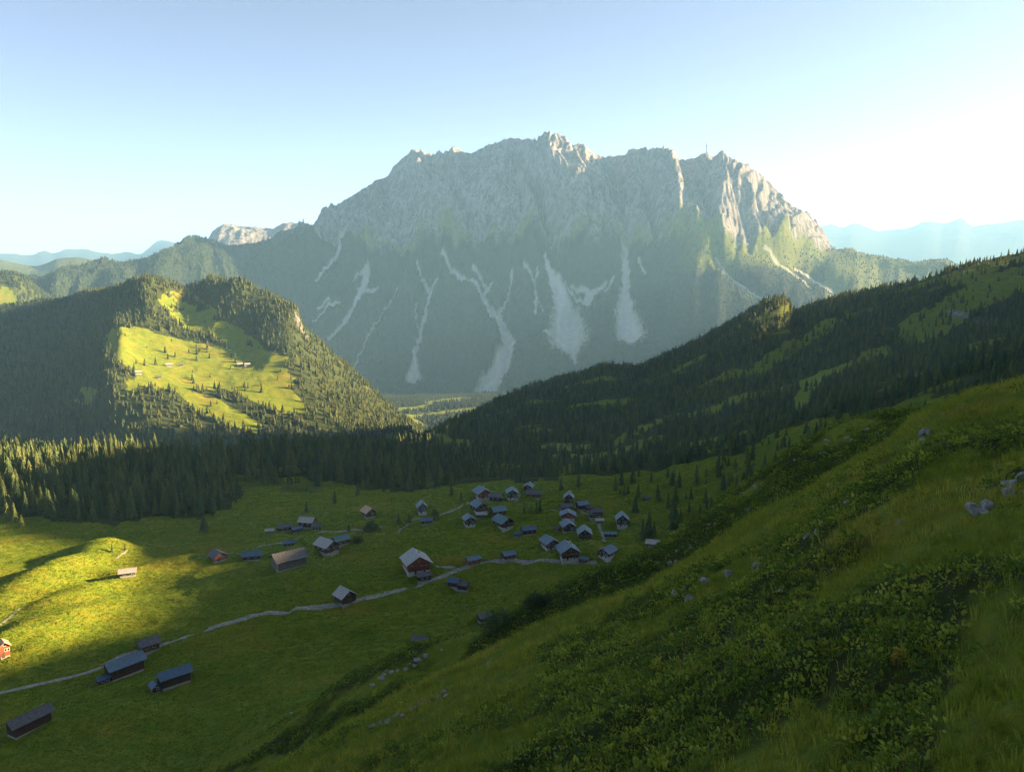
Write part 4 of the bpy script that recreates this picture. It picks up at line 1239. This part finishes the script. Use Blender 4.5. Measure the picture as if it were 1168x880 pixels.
def house(px, py, wpx, hpx, orient, yaw, wall, roof, label, name='hut', storeys=1, balcony=False, plaster=False, chimney=False, group=None, dmin=180, ratio=None, open_eave=0.0, pitch=.30):
    x, y, z = spot(px, py + hpx * .42, dmin, 3000)
    dist = math.sqrt(x * x + y * y + z * z)
    s = dist / F0 * .92
    if orient == 'g':
        wd = wpx * s / 1.16
        ln = wd * (ratio or 1.25)
    else:
        ln = wpx * s / 1.05
        wd = ln * (ratio or .58)
    a = -math.atan2(x, y) + math.radians(yaw) + (math.pi / 2 if orient == 'l' else 0)
    eave = (hpx * s * .62 if storeys else hpx * s * .5)
    eave = min(max(eave, 1.9), 6.2)
    rise = wd * pitch
    y += ln * .25
    cs, sn = math.cos(a), math.sin(a)
    gz = [zat(x + u * cs - v * sn, y + u * sn + v * cs)[0] for u in (-wd / 2, wd / 2) for v in (-ln / 2, ln / 2)]
    zb = sum(gz) / 4 + .15
    dz = min(gz) - zb - .3
    e = link(bpy.data.objects.new(name, None))
    e.location, e.rotation_euler = (x, y, zb), (0, 0, a)
    e['label'], e['category'] = label, 'barn' if name == 'barn' else 'house' if name in ('chalet', 'house', 'cottage') else 'hut'
    if group:
        e['group'] = group
    hw, hl = wd / 2, ln / 2
    split = eave * (.27 if plaster else .12)
    boxes('base', [(-hw + .06, hw - .06, -hl + .06, hl - .06, dz, split)], M_PLASTER if plaster else M_STONE, e)
    W = prism('wall', [(-hw, split), (hw, split), (hw, eave), (0, eave + rise - .02), (-hw, eave)], -hl, hl, WALLS[wall], e)
    # roof: two slabs with overhang, meeting at the ridge
    ov, og, th = wd * .11 + .15, ln * .07 + .35, .22
    sl_ = rise / hw
    xo, zo = hw + ov, eave - ov * sl_
    R_ = prism('roof', [(-xo, zo), (0, eave + rise), (xo, zo), (xo, zo + th), (0, eave + rise + th), (-xo, zo + th)][::-1], -hl - og, hl + og, ROOFS[roof], e)
    boxes('ridge_cap', [(-.16, .16, -hl - og - .02, hl + og + .02, eave + rise + th - .06, eave + rise + th + .07)], ROOFS[roof], R_)
    if chimney:
        cx, cy2 = hw * .3, hl * .2
        zt = eave + rise - cx * sl_
        boxes('chimney', [(cx - .35, cx + .35, cy2 - .35, cy2 + .35, zt - .3, zt + 1.4), (cx - .45, cx + .45, cy2 - .45, cy2 + .45, zt + 1.4, zt + 1.55)], M_PLASTER, R_)
    # openings on the two gables and the eave sides
    dh = min(2.1, eave * .62)
    front = -hl
    D_ = boxes('door', [(-.5 - hw * .35, .5 - hw * .35, front - .05, front + .03, .0 + .05, dh)] if name != 'barn' else [(-1.4, 1.4, front - .06, front + .03, .05, min(2.7, eave * .85))], M_DOOR, e)
    boxes('handle', [(.3 - hw * .35, .38 - hw * .35, front - .12, front - .03, dh * .45, dh * .55)] if name != 'barn' else [(.1, .2, front - .13, front - .05, 1., 1.3)], M_STONE, D_)
    if name == 'barn':
        cand_ = [('g', -hl, 0, eave + rise * .35)]
    else:
        cand_ = [('g', -hl, hw * .2, eave * .62), ('g', -hl, hw * .66, eave * .62), ('s', hw, -hl * .4, eave * .62), ('s', hw, hl * .4, eave * .62), ('s', -hw, -hl * .4, eave * .62), ('s', -hw, hl * .4, eave * .62), ('g', -hl, 0, eave + rise * .3)]
        if storeys > 1:
            cand_ += [('g', -hl, hw * .45, eave * .22), ('g', -hl, -hw * .66, eave * .72), ('s', hw, 0, eave * .25)]
    wh = min(1.0, eave * .34)
    for kind, at_, off, zc in cand_:
        sg = -1 if at_ < 0 else 1
        o0, o1 = at_ + sg * .0, at_ + sg * .07
        lo, hi = min(at_ - sg * .03, o1), max(at_ - sg * .03, o1)
        f_ = .42
        if kind == 'g':
            fr = [(off - f_ - .1, off - f_, lo, hi, zc - wh / 2, zc + wh / 2), (off + f_, off + f_ + .1, lo, hi, zc - wh / 2, zc + wh / 2), (off - f_ - .1, off + f_ + .1, lo, hi, zc + wh / 2, zc + wh / 2 + .1), (off - f_ - .1, off + f_ + .1, lo, hi, zc - wh / 2 - .1, zc - wh / 2)]
            pn = (off - f_, off + f_, min(at_ - sg * .03, at_ + sg * .03), max(at_ - sg * .03, at_ + sg * .03), zc - wh / 2, zc + wh / 2)
        else:
            fr = [(lo, hi, off - f_ - .1, off - f_, zc - wh / 2, zc + wh / 2), (lo, hi, off + f_, off + f_ + .1, zc - wh / 2, zc + wh / 2), (lo, hi, off - f_ - .1, off + f_ + .1, zc + wh / 2, zc + wh / 2 + .1), (lo, hi, off - f_ - .1, off + f_ + .1, zc - wh / 2 - .1, zc - wh / 2)]
            pn = (min(at_ - sg * .03, at_ + sg * .03), max(at_ - sg * .03, at_ + sg * .03), off - f_, off + f_, zc - wh / 2, zc + wh / 2)
        w_ = boxes('window', fr, M_FRAME, e)
        boxes('pane', [pn], M_PANE, w_)
    if balcony:
        zb2 = eave * .55
        B_ = boxes('balcony', [(-hw * .95, hw * .95, front - 1.0, front - .01, zb2 - .12, zb2), (-hw * .95, hw * .95, front - 1.0, front - .9, zb2 + .15, zb2 + .85)], WALLS['brown'], e)
        boxes('bracket', [(k - .07, k + .07, front - .95, front - .02, zb2 - .5, zb2 - .13) for k in (-hw * .8, 0, hw * .8)], WALLS['dark'], B_)
    return e


H = house
# px, py, width, height, gable or long side to the camera, turn, wall, roof, label
H(481, 580, 12, 13, 'g', 8, 'grey', 'metal', 'small steep gabled cottage with a blue grey roof, leftmost of the upper village', 'cottage', plaster=True, chimney=True, pitch=.45)
H(486, 595, 12, 7, 'l', 10, 'dark', 'blue', 'low dark hut with a blue roof just below the small steep gabled cottage')
H(550, 565, 18, 12, 'g', 20, 'red', 'metal', 'leftmost house of the upper row with a grey roof and reddish gable', 'house', storeys=2, plaster=True, chimney=True)
H(566, 567, 15, 10, 'l', -15, 'dark', 'shingle', 'dark weathered house squeezed in the middle of the upper row', 'house', ratio=.7)
H(584, 563, 14, 13, 'g', 4, 'dark', 'metal', 'gabled blue roofed house on the right half of the upper row beside a bright yard', 'house', storeys=2, plaster=True, chimney=True)
H(603, 556, 11, 10, 'g', -12, 'dark', 'metal', 'highest house of the village, small with a blue grey roof at the rear right', 'house', chimney=True)
H(609, 564, 17, 9, 'l', -6, 'brown', 'shingle', 'long low house with a dark roof directly below the highest house', 'house', ratio=.6)
H(546, 579, 16, 14, 'g', 28, 'dark', 'metal', 'tall dark house with a bright roof edge just below the upper row', 'chalet', storeys=2, balcony=True, plaster=True)
H(549, 589, 12, 5, 'l', 4, 'grey', 'pale', 'very low pale roofed shed at the foot of the tall dark house', 'shed', storeys=0)
H(535, 595, 14, 12, 'g', 12, 'dark', 'metal', 'leftmost house of the middle cluster with a pale blue roof and dark gable', 'house', storeys=2, plaster=True)
H(568, 583, 16, 12, 'l', 26, 'brown', 'teal', 'upper house of the stacked pair with a long slanting turquoise roof', 'house', storeys=2, ratio=.8)
H(574, 597, 19, 13, 'g', 34, 'dark', 'teal', 'lower house of the stacked pair with a turquoise roof and wide dark gable', 'chalet', storeys=2, balcony=True, plaster=True)
H(603, 606, 16, 10, 'l', 18, 'dark', 'blue', 'long dark house with a blue roof alone on grass in the village middle', 'house', ratio=.6)
H(591, 611, 9, 6, 'l', 12, 'grey', 'teal', 'little turquoise roofed shed at the left end of the single long dark house', 'shed', storeys=0)
H(474, 642, 31, 22, 'g', 14, 'red', 'pale', 'big red chalet with a white roof, largest house left of the road', 'chalet', storeys=2, balcony=True, plaster=True, chimney=True, ratio=1.1)
H(483, 660, 16, 10, 'l', 16, 'dark', 'shingle', 'small dark hut between the big red chalet and the road')
H(539, 641, 16, 11, 'l', 30, 'red', 'metal', 'long house with a bright blue roof and red gable beside the roadside fence', 'house', ratio=.6)
H(580, 635, 14, 9, 'l', 24, 'dark', 'metal', 'small pale roofed hut at the roadside half hidden by the grassy rise', ratio=.7)
H(518, 666, 13, 11, 'l', -24, 'dark', 'blue', 'left part of the blue barn pair below the road with a plain blue roof', 'barn', ratio=.8)
H(528, 670, 12, 11, 'l', -24, 'dark', 'shingle', 'right part of the barn pair below the road with a darker roof', 'barn', ratio=.8)
H(649, 568, 12, 13, 'g', 0, 'dark', 'metal', 'steep blue gabled house at the upper end of the winding path', 'house', storeys=2, pitch=.42, chimney=True)
H(645, 579, 12, 8, 'l', 22, 'grey', 'shingle', 'greyish roof just below the steep gabled house at the winding path', 'house', ratio=.8)
H(648, 587, 19, 9, 'g', 2, 'red', 'metal', 'broad low house with a wide pale gable and reddish front left of the winding path', 'house', plaster=True, ratio=.9, pitch=.24)
H(664, 577, 13, 10, 'l', 30, 'dark', 'metal', 'dark house right of the upper end of the winding path', 'house', ratio=.75)
H(672, 581, 8, 6, 'l', 0, 'dark', 'shingle', 'small dark shed right of the dark house at the upper winding path', 'shed', storeys=0)
H(681, 585, 13, 9, 'l', 10, 'brown', 'shingle', 'brownish house on the right side of the winding path, halfway down', 'house', ratio=.7)
H(677, 590, 9, 6, 'l', 24, 'dark', 'metal', 'small hut tight against the right edge of the winding path', 'hut', storeys=0)
H(684, 595, 9, 5, 'l', 16, 'grey', 'pale', 'lowest little shed right of the bend of the winding path', 'shed', storeys=0)
H(710, 595, 15, 14, 'g', 4, 'dark', 'metal', 'gabled chalet standing alone on the grass at the right end of the village', 'chalet', storeys=2, plaster=True, pitch=.4)
H(648, 601, 16, 11, 'g', 14, 'dark', 'metal', 'house with a bright blue roof in the middle of the row left of the path', 'house', storeys=2, pitch=.32)
H(635, 604, 6, 5, 'l', 0, 'dark', 'shingle', 'tiny dark shed left of the bright roofed house in the middle row', 'shed', storeys=0)
H(667, 608, 17, 14, 'g', 4, 'dark', 'teal', 'gabled chalet with a green grey roof inside the bend of the path', 'chalet', storeys=2, balcony=True, plaster=True, pitch=.36)
H(696, 611, 14, 6, 'l', 4, 'dark', 'teal', 'low flat building with a bright eave line at the lower end of the winding path', ratio=.6, storeys=0, pitch=.18)
H(627, 621, 18, 13, 'g', 26, 'brown', 'metal', 'house with a pale blue roof standing upper left of the largest village house', 'house', storeys=2, plaster=True)
H(648, 632, 24, 17, 'g', 16, 'brown', 'metal', 'largest village house with a big blue grey roof at the end of the road', 'chalet', storeys=2, balcony=True, plaster=True, chimney=True, ratio=1.15)
H(666, 638, 9, 8, 'l', -8, 'dark', 'metal', 'annex hut at the right wall of the largest village house', 'hut')
H(693, 632, 17, 11, 'g', -30, 'dark', 'blue', 'house with a blue roof and white base right of the largest village house', 'house', storeys=2, plaster=True)
H(738, 569, 8, 6, 'l', 10, 'dark', 'shingle', 'tiny dark hut alone up on the scrubby slope right of the village', storeys=0)
H(745, 621, 14, 9, 'l', -10, 'grey', 'pale', 'pale grey stone hut peeking over the rim of the rocky spur', ratio=.7)
H(652, 665, 14, 9, 'l', 24, 'grey', 'shingle', 'grey roof peeking over the dark spur below the largest village house', ratio=.7)
H(307, 607, 9, 4, 'l', 0, 'grey', 'pale', 'tiny pale shed at the far left of the left hamlet', 'shed', storeys=0)
H(323, 602, 15, 8, 'l', 16, 'dark', 'shingle', 'dark hut between the tiny pale shed and the white roofed house of the left hamlet')
H(350, 598, 17, 12, 'l', -28, 'dark', 'pale', 'white roofed house in the middle of the left hamlet', 'house', storeys=2, ratio=.75)
H(338, 605, 11, 6, 'l', 22, 'dark', 'blue', 'low bright blue roofed hut in front of the white roofed left hamlet house', storeys=0)
H(361, 601, 10, 7, 'l', -10, 'dark', 'shingle', 'dark shed at the right wall of the white roofed house of the left hamlet', 'shed')
H(420, 586, 14, 10, 'g', 24, 'dark', 'rust', 'cottage with an orange gable edge behind the big dark round bush', 'cottage', pitch=.36)
H(372, 627, 21, 14, 'g', 36, 'dark', 'pale', 'left one of the two joined houses, white roofed with a dark gable', 'house', storeys=2, ratio=1.2)
H(388, 619, 17, 10, 'l', 26, 'brown', 'teal', 'right one of the two joined houses with a green grey roof', 'house', ratio=.7)
H(329, 621, 12, 6, 'l', 2, 'dark', 'blue', 'flat dark blue roofed shed standing behind the big grey barn', 'shed', storeys=0)
H(327, 640, 36, 20, 'l', 24, 'grey', 'shingle', 'big weathered grey barn with a long shingle roof at the edge of the sunlight', 'barn', ratio=.62)
H(286, 636, 20, 9, 'l', -4, 'dark', 'blue', 'low hut with a blue roof left of the big grey barn', ratio=.6)
H(393, 681, 21, 15, 'g', 30, 'dark', 'pale', 'small barn with a white and orange roof right at the long road', 'barn', ratio=1.0, pitch=.36)
H(247, 635, 17, 9, 'g', 24, 'red', 'shingle', 'sunlit orange red hut at the right tip of the bright meadow', ratio=1.1)
H(144, 655, 16, 8, 'l', -6, 'grey', 'pale', 'sunlit hut with a white gable in the middle of the bright meadow', ratio=.6, plaster=True)
H(167, 738, 20, 14, 'l', 18, 'brown', 'shingle', 'dark brown hut on the road where sunlight meets shade', ratio=.75)
H(138, 764, 36, 21, 'l', 24, 'dark', 'metal', 'long barn with a pale blue roof just below the road at lower left', 'barn', ratio=.5)
H(117, 776, 13, 8, 'l', 20, 'dark', 'blue', 'small dark lean shed at the left end of the long pale roofed barn', 'shed', storeys=0)
H(196, 776, 31, 19, 'l', 18, 'dark', 'blue', 'barn with a seamed blue roof, rightmost of the three at lower left', 'barn', ratio=.52)
H(176, 785, 10, 9, 'g', 18, 'dark', 'blue', 'little blue shed at the left corner of the seamed roofed barn', 'shed')
H(28, 828, 38, 20, 'l', 28, 'dark', 'shingle', 'dark roofed barn lowest at the lower left corner', 'barn', ratio=.42)
H(3, 741, 10, 20, 'g', 10, 'red', 'rust', 'sunlit brown hut cut by the left picture edge', pitch=.4)
H(479, 729, 16, 10, 'l', -18, 'grey', 'shingle', 'grey roof peeking over the slope left of the mountain pine bush', ratio=.7, dmin=165)
H(552, 706, 14, 10, 'l', 28, 'dark', 'shingle', 'hut half hidden behind the large mountain pine bush', ratio=.7, dmin=165)
for px, py, wp, lb in [(157, 425, 7, 'lower left pale hut on the sunlit hill pasture'), (192, 416, 7, 'white hut in the left middle of the sunlit hill pasture'), (206, 416, 4, 'tiny dark hut right of the white hut on the hill pasture'),
                       (181, 430, 4, 'tiny dark hut lowest on the sunlit hill pasture'), (273, 416, 6, 'left hut of the pair at the right of the sunlit hill pasture'), (281, 416, 7, 'right hut of the pair at the right of the sunlit hill pasture')]:
    H(px, py, wp, 4, 'l', 10, 'grey' if wp > 4 else 'dark', 'pale' if wp > 4 else 'shingle', lb, 'mountain_hut', storeys=0, dmin=1300)

# paths ------------------------------------------------------------------------------------------------------
m_ = NT('gravel')
n_ = m_.noise(.8, m_.pos(), 6, .7)
g_ = m_.noise(.5, m_.pos(), 5, .7)
e_ = m_.math('ADD', m_.at('verge'), m_.math('MULTIPLY', m_.math('SUBTRACT', g_, .5), 1.1))
c_ = m_.mix(m_.ramp(n_, .3, .7), (.19, .18, .165), (.33, .31, .28))
M_PATH = m_.bsdf(m_.mix(m_.ramp(e_, .42, .62), c_, (.10, .15, .02)), .95, .15, m_.bump(n_, .05))


def path(pts, width, lift=.14, dmin=180, name='path'):
    P = np.array([spot(px, py, dmin, 2500)[:2] for px, py in pts])
    seg = np.concatenate([[0], np.cumsum(np.hypot(*np.diff(P, axis=0).T))])
    n = int(seg[-1] / 1.2) + 2
    t = np.linspace(0, seg[-1], n)
    xs, ys = np.interp(t, seg, P[:, 0]), np.interp(t, seg, P[:, 1])
    k = np.hanning(13); k /= k.sum()
    if n > 14:
        xs = np.convolve(np.pad(xs, 6, mode='edge'), k, 'valid')
        ys = np.convolve(np.pad(ys, 6, mode='edge'), k, 'valid')
    tx, ty = np.gradient(xs), np.gradient(ys)
    l = np.hypot(tx, ty) + 1e-9
    nx, ny = -ty / l, tx / l
    w = width * (1 + .22 * fbm(t / 9, t * 0 + width, 3, 301))
    cols = []
    for f in (-.5, -.25, 0.0, .25, .5):
        a, b = xs + nx * w * f, ys + ny * w * f
        cols.append(np.stack([a, b, zat(a, b) + lift - (.1 if abs(f) == .5 else 0)], -1))
    co = np.stack(cols, 1).reshape(-1, 3)
    i = (np.arange(n - 1)[:, None] * 5 + np.arange(4)[None]).ravel()
    me = tri_mesh(name, co, np.stack([i, i + 5, i + 6, i + 1], 1), M_PATH, True)
    attr(me, 'verge', np.tile([.75, .1, .38 if width > 1.5 else .1, .1, .75], n))
    o = link(bpy.data.objects.new(name, me))
    o['kind'] = 'structure'
    return o


path([(-20, 795), (0, 790), (40, 781), (85, 771), (112, 763), (128, 752), (150, 744), (180, 738), (210, 727), (240, 715), (280, 705), (320, 699), (360, 693), (380, 690), (400, 687), (430, 680), (460, 672), (483, 665.5), (500, 659), (520, 651), (533, 646), (548, 642), (570, 640), (590, 639), (620, 639), (645, 641), (668, 642), (683, 641)], 2.6, name='road')
path([(655, 577), (663, 583), (675, 593), (684, 601), (688, 609), (689, 619)], 2.6)
path([(497, 646), (512, 647), (526, 650)], 1.8)
path([(437, 611), (460, 601), (490, 591), (510, 585), (527, 577), (548, 571), (575, 569), (592, 566)], 1.6)
path([(215, 640), (255, 631), (300, 622), (340, 613), (400, 604), (437, 601)], 1.1)
path([(-8, 716), (10, 705), (22, 694)], 1.6)
path([(132, 637), (141, 631), (145, 627)], 1.2)
path([(627, 581), (640, 583), (650, 582)], 1.6)
path([(586, 573), (590, 568), (594, 564)], 2.4)

# fence on the road ---------------------------------------------------------------------------------------------
fe = link(bpy.data.objects.new('wooden_fence', None))
pts = [spot(px, py, 180) for px, py in [(546, 642), (551, 641), (556, 640), (561, 639.4), (567, 638.6), (573, 638.2), (580, 637.6), (588, 637)]]
fe.location = pts[0]
fe['label'], fe['category'] = 'weathered wooden post and rail fence along the road right of the long red gabled house', 'fence'
p0 = Vector(pts[0])
for q in pts:
    v = Vector(q) - p0
    boxes('post', [(v.x - .09, v.x + .09, v.y - .09, v.y + .09, v.z - .3, v.z + 1.35)], M_WOODPALE, fe)
for a, b in zip(pts[:-1], pts[1:]):
    va, vb = Vector(a) - p0, Vector(b) - p0
    for h_ in (.5, 1.05):
        vs = [(va.x, va.y + dy_, va.z + h_ + dz_) for dy_, dz_ in ((-.05, -.06), (.05, -.06), (.05, .06), (-.05, .06))] + [(vb.x, vb.y + dy_, vb.z + h_ + dz_) for dy_, dz_ in ((-.05, -.06), (.05, -.06), (.05, .06), (-.05, .06))]
        me = bpy.data.meshes.new('rail')
        me.from_pydata(vs, [], [(0, 1, 2, 3), (7, 6, 5, 4), (0, 4, 5, 1), (1, 5, 6, 2), (2, 6, 7, 3), (3, 7, 4, 0)])
        me.materials.append(M_WOODPALE)
        link(bpy.data.objects.new('rail', me), fe)

# mast on the summit ---------------------------------------------------------------------------------------------
u_m, t_m = ray(806, 170)
dd_m = np.linspace(6700, 7300, 200)
zz_m = zat(dd_m * math.sin(u_m), dd_m * math.cos(u_m)) / dd_m
d_m = float(dd_m[int(np.argmax(zz_m))])
xm, ym = d_m * math.sin(u_m), d_m * math.cos(u_m)
zm = float(zat(xm, ym)[0])
M_STEEL = NT('mast_steel').bsdf((.10, .10, .11), .5, .4)
ms = link(bpy.data.objects.new('summit_mast', None))
ms.location = (xm, ym, zm)
ms['label'], ms['category'] = 'slender dark mast with a crossbar standing on the right summit of the great rock wall', 'mast'
v, t = ring_tube([(0, 0, -6), (0, 0, 0), (0, 0, 40), (0, 0, 84)], [5.5, 4.6, 3.6, 2.4], 8)
link(bpy.data.objects.new('pole', tri_mesh('pole', v, t, M_STEEL)), ms)
boxes('crossbar', [(-9, 9, -1.6, 1.6, 56, 60)], M_STEEL, ms)
boxes('base', [(-9, 9, -8, 8, -10, 7)], M_STONE, ms)
# ------------------------------------------------------------------ air, sky, sun, camera
HAZE_D, HAZE_G = 4.0e-5, .12
mh = bpy.data.materials.new('haze_air')
mh.use_nodes = True
nt = mh.node_tree
nt.nodes.clear()
pv = nt.nodes.new('ShaderNodeVolumePrincipled')
pv.inputs['Color'].default_value = (.285, .57, .92, 1)
pv.inputs['Density'].default_value = HAZE_D
pv.inputs['Anisotropy'].default_value = HAZE_G
om = nt.nodes.new('ShaderNodeOutputMaterial')
nt.links.new(pv.outputs[0], om.inputs['Volume'])
zlo, zhi = float(Z.min()) - 1.0, float(Z.max()) + 60.0
R = 33000.0
cs = np.array([(x, y, z) for z in (zlo, zhi) for x, y in ((-R, -R), (R, -R), (R, R), (-R, R))])
fs = [(3, 2, 1, 0), (4, 5, 6, 7), (0, 1, 5, 4), (1, 2, 6, 5), (2, 3, 7, 6), (3, 0, 4, 7)]
hz_o = link(bpy.data.objects.new('haze', tri_mesh('haze', cs, fs, mh)))
hz_o['kind'] = 'stuff'

SUN_DIR = Vector((math.sin(SUN_AZ) * math.cos(SUN_EL), math.cos(SUN_AZ) * math.cos(SUN_EL), math.sin(SUN_EL)))
sl = bpy.data.lights.new('sun', 'SUN')
sl.energy, sl.angle, sl.color = 3.7, math.radians(.6), (1.0, .69, .36)
so = link(bpy.data.objects.new('sun', sl))
so.rotation_euler = SUN_DIR.to_track_quat('Z', 'Y').to_euler()

w = bpy.data.worlds.new('World')
scene.world = w
w.use_nodes = True
wn = w.node_tree
bg = wn.nodes['Background']
sk = wn.nodes.new('ShaderNodeTexSky')
sk.sky_type = 'NISHITA'
sk.sun_disc = False
sk.sun_elevation, sk.sun_rotation = SUN_EL, SUN_AZ
sk.altitude, sk.air_density, sk.dust_density, sk.ozone_density = 2200, .22, 2.6, 3.0
hs = wn.nodes.new('ShaderNodeHueSaturation')
hs.inputs['Saturation'].default_value = .66
wn.links.new(sk.outputs[0], hs.inputs['Color'])
wn.links.new(hs.outputs[0], bg.inputs[0])
bg.inputs[1].default_value = .05

cd = bpy.data.cameras.new('camera')
co_ = link(bpy.data.objects.new('camera', cd))
cd.sensor_width, cd.lens = 36.0, F0 / W0 * 36.0
cd.clip_start, cd.clip_end = .5, 120000
co_.location = (0, 0, 0)
co_.rotation_euler = (math.pi / 2 - PITCH, 0, 0)
scene.camera = co_

vs = scene.view_settings
vs.view_transform, vs.look, vs.exposure, vs.gamma, vs.use_curve_mapping = 'Standard', 'None', 3.52, 1, False
cy = scene.cycles
cy.max_bounces, cy.diffuse_bounces, cy.glossy_bounces, cy.transmission_bounces, cy.volume_bounces = 4, 2, 1, 2, 1
cy.use_denoising = True
cy.denoiser = 'OPENIMAGEDENOISE'
cy.caustics_reflective = cy.caustics_refractive = False
